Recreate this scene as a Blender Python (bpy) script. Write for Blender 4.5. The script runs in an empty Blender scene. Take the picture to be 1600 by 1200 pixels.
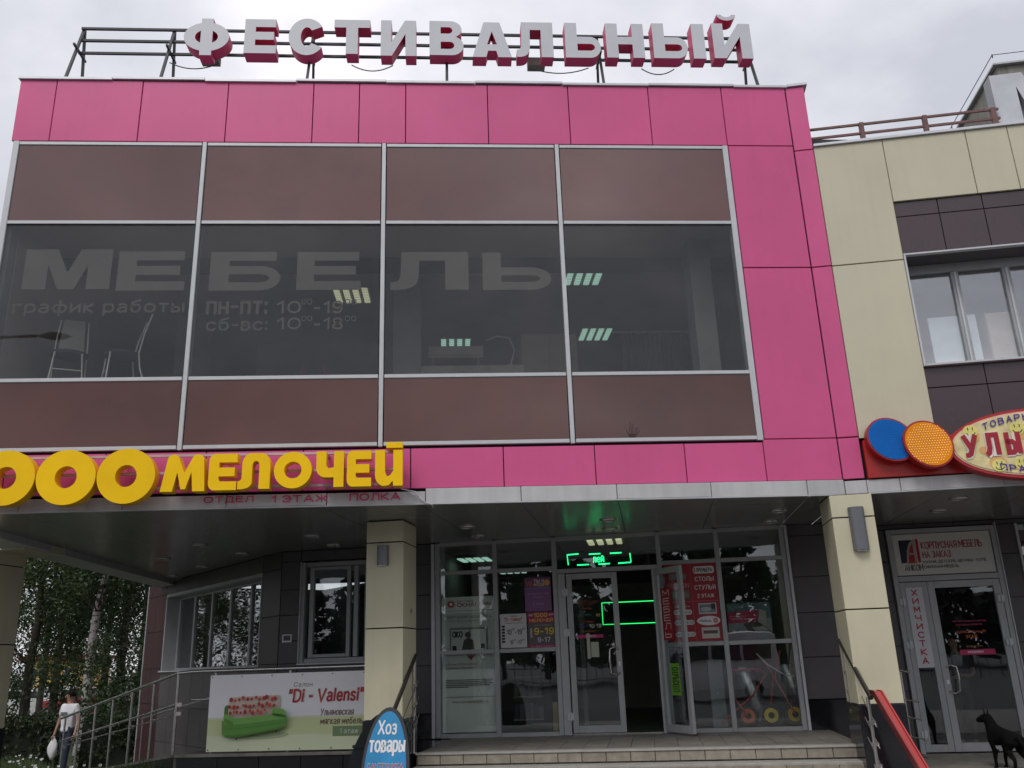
import bpy, bmesh, math, random
from math import sin, cos, pi, radians, sqrt
from mathutils import Vector, Matrix
random.seed(7)
SC = bpy.context.scene
COL = SC.collection

# ------------------------------------------------------------------ camera
cam_d = bpy.data.cameras.new('camera'); cam = bpy.data.objects.new('camera', cam_d); COL.objects.link(cam)
CAM = Vector((0, -10.5, 1.57)); FOC = 1358.256
RR = Vector((0.99750052, -0.06253666, -0.03289186)); UU = Vector((0.01249171, -0.30209341, 0.95319648)); FF = Vector((0.06954614, 0.95122486, 0.30055714))
M = Matrix((RR, UU, -FF)).transposed().to_4x4(); M.translation = CAM
cam.matrix_world = M
cam_d.sensor_width = 36; cam_d.lens = FOC / 1600 * 36; cam_d.clip_end = 2000; cam_d.clip_start = .05
SC.camera = cam

# ------------------------------------------------------------------ world: overcast sky
SUN_EL, SUN_AZ = radians(52), radians(205)          # azimuth measured clockwise from +Y
w = bpy.data.worlds.new('World'); SC.world = w; w.use_nodes = True
nt = w.node_tree; nt.nodes.clear()
def N(t, **k):
    n = nt.nodes.new(t)
    for a, b in k.items(): setattr(n, a, b)
    return n
out = N('ShaderNodeOutputWorld'); bg = N('ShaderNodeBackground'); bg.inputs['Strength'].default_value = .1
sky = N('ShaderNodeTexSky', sky_type='NISHITA', sun_disc=False); sky.sun_elevation = SUN_EL; sky.sun_rotation = SUN_AZ
tc = N('ShaderNodeTexCoord'); sep = N('ShaderNodeSeparateXYZ'); nt.links.new(tc.outputs['Generated'], sep.inputs[0])
# cloud layer: direction divided by (z + k) gives flat clouds that shrink towards the horizon
add = N('ShaderNodeMath', operation='ADD'); nt.links.new(sep.outputs['Z'], add.inputs[0]); add.inputs[1].default_value = .28
mx = N('ShaderNodeMath', operation='MAXIMUM'); nt.links.new(add.outputs[0], mx.inputs[0]); mx.inputs[1].default_value = .12
dv = N('ShaderNodeVectorMath', operation='DIVIDE'); nt.links.new(tc.outputs['Generated'], dv.inputs[0])
cmb = N('ShaderNodeCombineXYZ'); [nt.links.new(mx.outputs[0], cmb.inputs[i]) for i in range(3)]
nt.links.new(cmb.outputs[0], dv.inputs[1])
no = N('ShaderNodeTexNoise'); no.inputs['Scale'].default_value = 2.1; no.inputs['Detail'].default_value = 7; no.inputs['Roughness'].default_value = .52; no.inputs['Distortion'].default_value = .25
nt.links.new(dv.outputs[0], no.inputs['Vector'])
rp = N('ShaderNodeValToRGB'); nt.links.new(no.outputs['Fac'], rp.inputs[0])
e = rp.color_ramp.elements
e[0].position = .34; e[0].color = (.47, .485, .535, 1); e[1].position = .74; e[1].color = (1.12, 1.08, 1.10, 1)
m_ = rp.color_ramp.elements.new(.52); m_.color = (.645, .645, .69, 1); m2_ = rp.color_ramp.elements.new(.64); m2_.color = (.86, .83, .88, 1)
grad = N('ShaderNodeMapRange'); nt.links.new(sep.outputs['Z'], grad.inputs['Value'])
grad.inputs['From Min'].default_value = 0; grad.inputs['From Max'].default_value = 1; grad.inputs['To Min'].default_value = 9.2; grad.inputs['To Max'].default_value = 12.5
sc_ = N('ShaderNodeVectorMath', operation='SCALE'); nt.links.new(rp.outputs[0], sc_.inputs[0]); nt.links.new(grad.outputs[0], sc_.inputs['Scale'])
mixs = N('ShaderNodeMixRGB'); mixs.inputs[0].default_value = .92
nt.links.new(sky.outputs[0], mixs.inputs[1]); nt.links.new(sc_.outputs[0], mixs.inputs[2]); nt.links.new(mixs.outputs[0], bg.inputs[0]); nt.links.new(bg.outputs[0], out.inputs[0])

sl = bpy.data.lights.new('sun', 'SUN'); sl.energy = 1.0; sl.angle = radians(22); sl.color = (1, .97, .93)
so = bpy.data.objects.new('sun', sl); COL.objects.link(so)
sd = Vector((sin(SUN_AZ) * cos(SUN_EL), cos(SUN_AZ) * cos(SUN_EL), sin(SUN_EL)))
so.rotation_euler = sd.to_track_quat('Z', 'Y').to_euler(); so.location = (0, -20, 30)
SC.view_settings.view_transform = 'Standard'; SC.view_settings.look = 'None'; SC.view_settings.exposure = .30; SC.view_settings.gamma = 1
SC.render.engine = 'CYCLES'
SC.cycles.max_bounces = 8; SC.cycles.transparent_max_bounces = 14; SC.cycles.glossy_bounces = 4; SC.cycles.diffuse_bounces = 4

# ------------------------------------------------------------------ frames
TH = radians(12.4076)
DR = Vector((cos(TH), -sin(TH), 0)); NN = Vector((sin(TH), cos(TH), 0)); O = Vector((4.9, 0, 0))
def FA(a, b, c): return Vector((a, b, c))                      # facade frame: x, depth, z
def WI(s, t, z): return O + DR * s + NN * t + Vector((0, 0, z))  # wing frame
DA = Vector((-.5717, .8205, 0)); NA = Vector((.8205, .5717, 0))
A0 = WI(-8.47, 2.52, 0); B0 = Vector((-3.92, 2.81, 0))
def WA(u, v, z): return A0 + DA * u + NA * v + Vector((0, 0, z))   # receding left wall
def RA(u, v, z): return B0 + DA * u + NA * v + Vector((0, 0, z))   # ramp railing
def ray(px, py): return FF + RR * ((px - 800) / FOC) - UU * ((py - 600) / FOC)
def hit(px, py, pt, n):
    d = ray(px, py); return CAM + d * (((pt - CAM).dot(n)) / d.dot(n))
def fa(px, py, y=0):
    P = hit(px, py, Vector((0, y, 0)), Vector((0, 1, 0))); return P.x, P.z
def wa(px, py, t=0):
    P = hit(px, py, O + NN * t, NN); return (P - O).dot(DR), P.z
def wz(px, py, z):
    P = hit(px, py, Vector((0, 0, z)), Vector((0, 0, 1))); return (P - O).dot(DR), (P - O).dot(NN)

# ------------------------------------------------------------------ materials
MATS = {}
def newmat(name):
    m = bpy.data.materials.new(name); m.use_nodes = True; m.node_tree.nodes.clear(); return m
def pm(name, col, rough=.5, metal=0, var=.12, scale=3, bump=0, bscale=40, spec=.5, coat=0, streak=0, emit=None, es=0, dirt=None, rvar=.08):
    if name in MATS: return MATS[name]
    m = newmat(name); t = m.node_tree; L = t.links
    def n(ty, **k):
        x = t.nodes.new(ty)
        for a, b in k.items(): setattr(x, a, b)
        return x
    o = n('ShaderNodeOutputMaterial'); p = n('ShaderNodeBsdfPrincipled'); L.new(p.outputs[0], o.inputs[0])
    p.inputs['Roughness'].default_value = rough; p.inputs['Metallic'].default_value = metal; p.inputs['Specular IOR Level'].default_value = spec; p.inputs['Coat Weight'].default_value = coat
    g = n('ShaderNodeNewGeometry'); oi = n('ShaderNodeObjectInfo')
    nz = n('ShaderNodeTexNoise'); nz.inputs['Scale'].default_value = scale; nz.inputs['Detail'].default_value = 6; nz.inputs['Roughness'].default_value = .6
    L.new(g.outputs['Position'], nz.inputs['Vector'])
    mr = n('ShaderNodeMapRange'); L.new(nz.outputs['Fac'], mr.inputs[0]); mr.inputs[1].default_value = .3; mr.inputs[2].default_value = .7
    mr.inputs[3].default_value = 1 - var; mr.inputs[4].default_value = 1 + var
    r2 = n('ShaderNodeMapRange'); L.new(oi.outputs['Random'], r2.inputs[0]); r2.inputs[3].default_value = 1 - var * .5; r2.inputs[4].default_value = 1 + var * .5
    mu = n('ShaderNodeMath', operation='MULTIPLY'); L.new(mr.outputs[0], mu.inputs[0]); L.new(r2.outputs[0], mu.inputs[1])
    last = mu
    if streak:
        mp = n('ShaderNodeVectorMath', operation='MULTIPLY'); L.new(g.outputs['Position'], mp.inputs[0]); mp.inputs[1].default_value = (9, 9, .55)
        n2 = n('ShaderNodeTexNoise'); n2.inputs['Scale'].default_value = 1; n2.inputs['Detail'].default_value = 5; L.new(mp.outputs[0], n2.inputs['Vector'])
        m3 = n('ShaderNodeMapRange'); L.new(n2.outputs['Fac'], m3.inputs[0]); m3.inputs[1].default_value = .45; m3.inputs[2].default_value = .75; m3.inputs[3].default_value = 1; m3.inputs[4].default_value = 1 - streak
        mu2 = n('ShaderNodeMath', operation='MULTIPLY'); L.new(mu.outputs[0], mu2.inputs[0]); L.new(m3.outputs[0], mu2.inputs[1]); last = mu2
    vs = n('ShaderNodeVectorMath', operation='SCALE'); vs.inputs[0].default_value = col[:3]; L.new(last.outputs[0], vs.inputs['Scale'])
    L.new(vs.outputs[0], p.inputs['Base Color'])
    rr = n('ShaderNodeMapRange'); L.new(nz.outputs['Fac'], rr.inputs[0]); rr.inputs[3].default_value = max(0, rough - rvar); rr.inputs[4].default_value = min(1, rough + rvar)
    L.new(rr.outputs[0], p.inputs['Roughness'])
    if bump:
        n4 = n('ShaderNodeTexNoise'); n4.inputs['Scale'].default_value = bscale; n4.inputs['Detail'].default_value = 4; L.new(g.outputs['Position'], n4.inputs['Vector'])
        b = n('ShaderNodeBump'); b.inputs['Strength'].default_value = bump; b.inputs['Distance'].default_value = .01; L.new(n4.outputs['Fac'], b.inputs['Height']); L.new(b.outputs[0], p.inputs['Normal'])
    if emit: p.inputs['Emission Color'].default_value = (*emit, 1); p.inputs['Emission Strength'].default_value = es
    MATS[name] = m; return m
def glass(name, f0, tint=(.7, .7, .7), rough=.01, wave=.02, wscale=1.2, dust=.0):
    if name in MATS: return MATS[name]
    m = newmat(name); t = m.node_tree; L = t.links
    def n(ty, **k):
        x = t.nodes.new(ty)
        for a, b in k.items(): setattr(x, a, b)
        return x
    o = n('ShaderNodeOutputMaterial'); mix = n('ShaderNodeMixShader'); tr = n('ShaderNodeBsdfTransparent'); gl = n('ShaderNodeBsdfGlossy'); df = n('ShaderNodeBsdfDiffuse'); mixd = n('ShaderNodeMixShader')
    tr.inputs[0].default_value = (*tint, 1); gl.inputs['Roughness'].default_value = rough; gl.inputs['Color'].default_value = (.95, .97, 1, 1)
    lw = n('ShaderNodeLayerWeight'); lw.inputs['Blend'].default_value = .5
    pw = n('ShaderNodeMath', operation='POWER'); L.new(lw.outputs['Facing'], pw.inputs[0]); pw.inputs[1].default_value = 4.5
    ma = n('ShaderNodeMath', operation='MULTIPLY_ADD'); L.new(pw.outputs[0], ma.inputs[0]); ma.inputs[1].default_value = 1 - f0; ma.inputs[2].default_value = f0
    L.new(ma.outputs[0], mix.inputs[0]); L.new(tr.outputs[0], mix.inputs[1]); L.new(gl.outputs[0], mix.inputs[2])
    g = n('ShaderNodeNewGeometry'); nz = n('ShaderNodeTexNoise'); nz.inputs['Scale'].default_value = wscale; nz.inputs['Detail'].default_value = 2; L.new(g.outputs['Position'], nz.inputs['Vector'])
    b = n('ShaderNodeBump'); b.inputs['Strength'].default_value = wave; b.inputs['Distance'].default_value = .1; L.new(nz.outputs['Fac'], b.inputs['Height']); L.new(b.outputs[0], gl.inputs['Normal'])
    n3 = n('ShaderNodeTexNoise'); n3.inputs['Scale'].default_value = 2.5; n3.inputs['Detail'].default_value = 8; L.new(g.outputs['Position'], n3.inputs['Vector'])
    mr = n('ShaderNodeMapRange'); L.new(n3.outputs['Fac'], mr.inputs[0]); mr.inputs[1].default_value = .3; mr.inputs[2].default_value = .8; mr.inputs[3].default_value = dust * .4; mr.inputs[4].default_value = dust * 1.6
    df.inputs[0].default_value = (.45, .43, .40, 1); L.new(mr.outputs[0], mixd.inputs[0]); L.new(mix.outputs[0], mixd.inputs[1]); L.new(df.outputs[0], mixd.inputs[2])
    L.new(mixd.outputs[0], o.inputs[0]); MATS[name] = m; return m

PINK = pm('pink_panel', (.65, .098, .262), .40, 0, .07, .8, spec=.38, streak=.03, bump=.02, bscale=6)
CREAM = pm('cream_panel', (.56, .525, .385), .45, 0, .05, .9, streak=.035)
CREAMC = pm('cream_column', (.58, .545, .385), .5, 0, .07, 1.6, streak=.05)
BROWNP = pm('dark_brown_panel', (.050, .030, .036), .28, 0, .12, 2, spec=.6)
SPAN = pm('brown_spandrel_glass', (.112, .036, .028), .05, 0, .20, .7, spec=1.0, coat=.1, bump=.006, bscale=3, rvar=.03)
SPAN2 = pm('brown_spandrel_glass_lower', (.092, .030, .021), .08, 0, .22, .7, spec=.7, bump=.006, bscale=3, rvar=.03)
ALU = pm('grey_aluminium', (.52, .54, .55), .45, .15, .06, 4)
ALUD = pm('dull_grey_frame', (.36, .37, .375), .5, .15, .08, 4)
STRIP = pm('white_fascia_panel', (.50, .50, .50), .5, 0, .08, 2.5, streak=.14)
COPE = pm('coping_metal', (.55, .56, .58), .4, .4, .1, 3)
SOFF = pm('dark_soffit_panel', (.26, .26, .245), .24, .35, .10, 1.5)
DGREY = pm('dark_grey_cladding', (.085, .078, .080), .45, 0, .12, 3)
BRWALL = pm('dark_red_brown_cladding', (.050, .016, .018), .4, 0, .12, 3)
GRAN = pm('black_granite', (.014, .014, .018), .12, 0, .3, 30, spec=.7)
STEEL = pm('stainless_steel', (.55, .54, .52), .25, .95, .05, 5)
DKSTEEL = pm('dark_handrail', (.06, .05, .045), .35, .4, .1, 8)
IRON = pm('dark_painted_iron', (.045, .045, .05), .6, .1, .15, 10)
LETTW = pm('light_grey_letter_face', (.58, .59, .62), .5, 0, .04, 2)
LETTM = pm('magenta_letter_side', (.60, .055, .165), .5, 0, .06, 3)
YEL = pm('yellow_letter_face', (.98, .60, .003), .5, 0, .05, 2.5, spec=.2)
YELD = pm('yellow_letter_side', (.86, .48, .004), .5, 0, .05, 2.5, spec=.2)
BLACK = pm('black_gap', (.01, .01, .01), .9, 0, .1)
WHITE = pm('white_print', (.75, .75, .75), .5, 0, .03)
TILE = pm('beige_stone_tile', (.27, .24, .19), .75, 0, .22, 9, bump=.3, bscale=60)
TILED = pm('porch_floor_tile', (.20, .185, .16), .6, 0, .2, 6, bump=.15, bscale=60)
NOSING = pm('step_nosing', (.36, .35, .32), .6, 0, .12, 9)
CONC = pm('grey_concrete', (.22, .21, .18), .85, 0, .25, 3, bump=.3, bscale=25, streak=.3)
ROOFM = pm('roof_felt', (.06, .06, .06), .9)
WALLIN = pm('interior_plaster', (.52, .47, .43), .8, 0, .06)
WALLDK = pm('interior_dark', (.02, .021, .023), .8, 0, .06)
FLOORIN = pm('interior_floor', (.12, .11, .10), .4, 0, .1)
RED = pm('red_sheet', (.42, .016, .014), .35, 0, .06)
LAMPG = pm('grey_lamp_body', (.17, .175, .19), .4, .5, .05)
G_UP = glass('office_glass', .036, (.76, .77, .77), .004, .012, .8, .014)
G_LOW = glass('shop_glass', .085, (.90, .93, .92), .004, .02, 1.1, .004)
G_WING = glass('mirror_window_glass', .17, (.92, .94, .96), .004, .012, .8, .03)

# ------------------------------------------------------------------ object helpers
WL = {}
def link(o): COL.objects.link(o)
def thing(name, label, cat, loc, group=None):
    o = bpy.data.objects.new(name, None); link(o); o.location = loc; o.empty_display_size = .1
    o['label'] = label; o['category'] = cat
    if group: o['group'] = group
    WL[o.name] = Vector(loc); return o
def tag(o, label=None, cat=None, group=None, kind=None):
    if label: o['label'] = label
    if cat: o['category'] = cat
    if group: o['group'] = group
    if kind: o['kind'] = kind
    return o
def place(o, verts, parent, center=None):
    c = center
    if parent is not None:
        o.parent = parent; o.location = c - WL[parent.name]
    else: o.location = c
    WL[o.name] = Vector(c)
class MB:
    def __init__(s): s.v = []; s.f = []; s.mi = []; s.sm = []; s.mats = []
    def m(s, mat):
        if mat not in s.mats: s.mats.append(mat)
        return s.mats.index(mat)
    def add(s, vs, fs, mat=None, smooth=False):
        k = len(s.v); s.v += [Vector(v) for v in vs]; i = s.m(mat) if mat else 0
        for f in fs: s.f.append([k + q for q in f]); s.mi.append(i); s.sm.append(smooth)
        return s
    def box(s, fr, a0, a1, b0, b1, c0, c1, mat=None, bev=0):
        if bev <= 0:
            vs = [fr(a, b, c) for a in (a0, a1) for b in (b0, b1) for c in (c0, c1)]
            fs = [(0, 1, 3, 2), (4, 6, 7, 5), (0, 4, 5, 1), (2, 3, 7, 6), (0, 2, 6, 4), (1, 5, 7, 3)]
            return s.add(vs, fs, mat)
        e = bev; vs = []; idx = {}
        for ia, a in enumerate((a0, a1)):
            for ib, b in enumerate((b0, b1)):
                for ic, c in enumerate((c0, c1)):
                    da = e if ia == 0 else -e; db = e if ib == 0 else -e; dc = e if ic == 0 else -e
                    idx[(ia, ib, ic, 0)] = len(vs); vs.append(fr(a, b + db, c + dc))
                    idx[(ia, ib, ic, 1)] = len(vs); vs.append(fr(a + da, b, c + dc))
                    idx[(ia, ib, ic, 2)] = len(vs); vs.append(fr(a + da, b + db, c))
        fs = []
        for i in (0, 1):
            fs.append([idx[(i, 0, 0, 0)], idx[(i, 1, 0, 0)], idx[(i, 1, 1, 0)], idx[(i, 0, 1, 0)]])
            fs.append([idx[(0, i, 0, 1)], idx[(1, i, 0, 1)], idx[(1, i, 1, 1)], idx[(0, i, 1, 1)]])
            fs.append([idx[(0, 0, i, 2)], idx[(1, 0, i, 2)], idx[(1, 1, i, 2)], idx[(0, 1, i, 2)]])
            for j in (0, 1):
                fs.append([idx[(i, j, 0, 0)], idx[(i, j, 1, 0)], idx[(i, j, 1, 1)], idx[(i, j, 0, 1)]])
                fs.append([idx[(i, 0, j, 0)], idx[(i, 1, j, 0)], idx[(i, 1, j, 2)], idx[(i, 0, j, 2)]])
                fs.append([idx[(0, i, j, 1)], idx[(1, i, j, 1)], idx[(1, i, j, 2)], idx[(0, i, j, 2)]])
                for k in (0, 1): fs.append([idx[(i, j, k, 0)], idx[(i, j, k, 1)], idx[(i, j, k, 2)]])
        return s.add(vs, fs, mat)
    def tube(s, pts, r, mat=None, n=8, caps=True, r1=None):
        pts = [Vector(p) for p in pts]; rings = []
        up = None
        for i, p in enumerate(pts):
            d = (pts[min(i + 1, len(pts) - 1)] - pts[max(i - 1, 0)]).normalized()
            if up is None: up = Vector((0, 0, 1)) if abs(d.z) < .9 else Vector((1, 0, 0))
            a = d.cross(up).normalized(); b = a.cross(d).normalized(); up = b
            rad = r if r1 is None else r + (r1 - r) * i / (len(pts) - 1)
            rings.append([p + a * cos(2 * pi * k / n) * rad + b * sin(2 * pi * k / n) * rad for k in range(n)])
        vs = [v for rg in rings for v in rg]; fs = []
        for i in range(len(pts) - 1):
            for k in range(n): fs.append([i * n + k, i * n + (k + 1) % n, (i + 1) * n + (k + 1) % n, (i + 1) * n + k])
        s.add(vs, fs, mat, True)
        if caps:
            s.add(rings[0], [list(range(n))], mat); s.add(rings[-1], [list(range(n))], mat)
        return s
    def bar(s, p, q, wd, ht, mat=None):
        p = Vector(p); q = Vector(q); d = (q - p).normalized(); up = Vector((0, 0, 1)) if abs(d.z) < .95 else Vector((0, 1, 0))
        a = d.cross(up).normalized() * wd / 2; b = a.cross(d).normalized() * ht / 2
        vs = [p - a - b, p + a - b, p + a + b, p - a + b, q - a - b, q + a - b, q + a + b, q - a + b]
        return s.add(vs, [(0, 1, 2, 3), (7, 6, 5, 4), (0, 4, 5, 1), (1, 5, 6, 2), (2, 6, 7, 3), (3, 7, 4, 0)], mat)
    def disc(s, fr, a, c, b0, b1, ra, rc, mat=None, n=36, matside=None):
        f = [fr(a + ra * cos(2 * pi * k / n), b0, c + rc * sin(2 * pi * k / n)) for k in range(n)]
        g = [fr(a + ra * cos(2 * pi * k / n), b1, c + rc * sin(2 * pi * k / n)) for k in range(n)]
        s.add(f, [list(range(n))], mat); s.add(g, [list(range(n))[::-1]], matside or mat)
        s.add(f + g, [[k, (k + 1) % n, n + (k + 1) % n, n + k] for k in range(n)], matside or mat, True); return s
    def build(s, name, mat=None, parent=None, recalc=True):
        mn = Vector([min(v[i] for v in s.v) for i in range(3)]); mxx = Vector([max(v[i] for v in s.v) for i in range(3)])
        c = (mn + mxx) / 2
        if parent is None: c.z = mn.z
        me = bpy.data.meshes.new(name); me.from_pydata([v - c for v in s.v], [], s.f)
        for m in (s.mats or [mat]): me.materials.append(m)
        if s.mats: me.polygons.foreach_set('material_index', s.mi)
        me.polygons.foreach_set('use_smooth', s.sm)
        if recalc:
            bm = bmesh.new(); bm.from_mesh(me); bmesh.ops.recalc_face_normals(bm, faces=bm.faces); bm.to_mesh(me); bm.free()
        me.update()
        o = bpy.data.objects.new(name, me); link(o); place(o, None, parent, c); return o
def bx(name, fr, a0, a1, b0, b1, c0, c1, mat, parent=None, bev=0):
    return MB().box(fr, a0, a1, b0, b1, c0, c1, mat, bev).build(name, mat, parent)

# flat 2D shapes and text -> triangulated meshes
def loops_mesh(loops, depth, sides=True):
    c = bpy.data.curves.new('shape', 'CURVE'); c.dimensions = '2D'; c.fill_mode = 'BOTH' if depth else 'FRONT'; c.extrude = depth / 2
    for lp in loops:
        sp = c.splines.new('POLY'); sp.points.add(len(lp) - 1)
        for i, (x, y) in enumerate(lp): sp.points[i].co = (x, y, 0, 1)
        sp.use_cyclic_u = True
    o = bpy.data.objects.new('shape', c); link(o)
    dg = bpy.context.evaluated_depsgraph_get(); me = bpy.data.meshes.new_from_object(o.evaluated_get(dg))
    vs = [Vector(v.co) for v in me.vertices]; fs = [list(p.vertices) for p in me.polygons]; nz = [abs(p.normal.z) > .5 for p in me.polygons]
    bpy.data.objects.remove(o); bpy.data.curves.remove(c); bpy.data.meshes.remove(me)
    return vs, fs, nz
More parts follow.
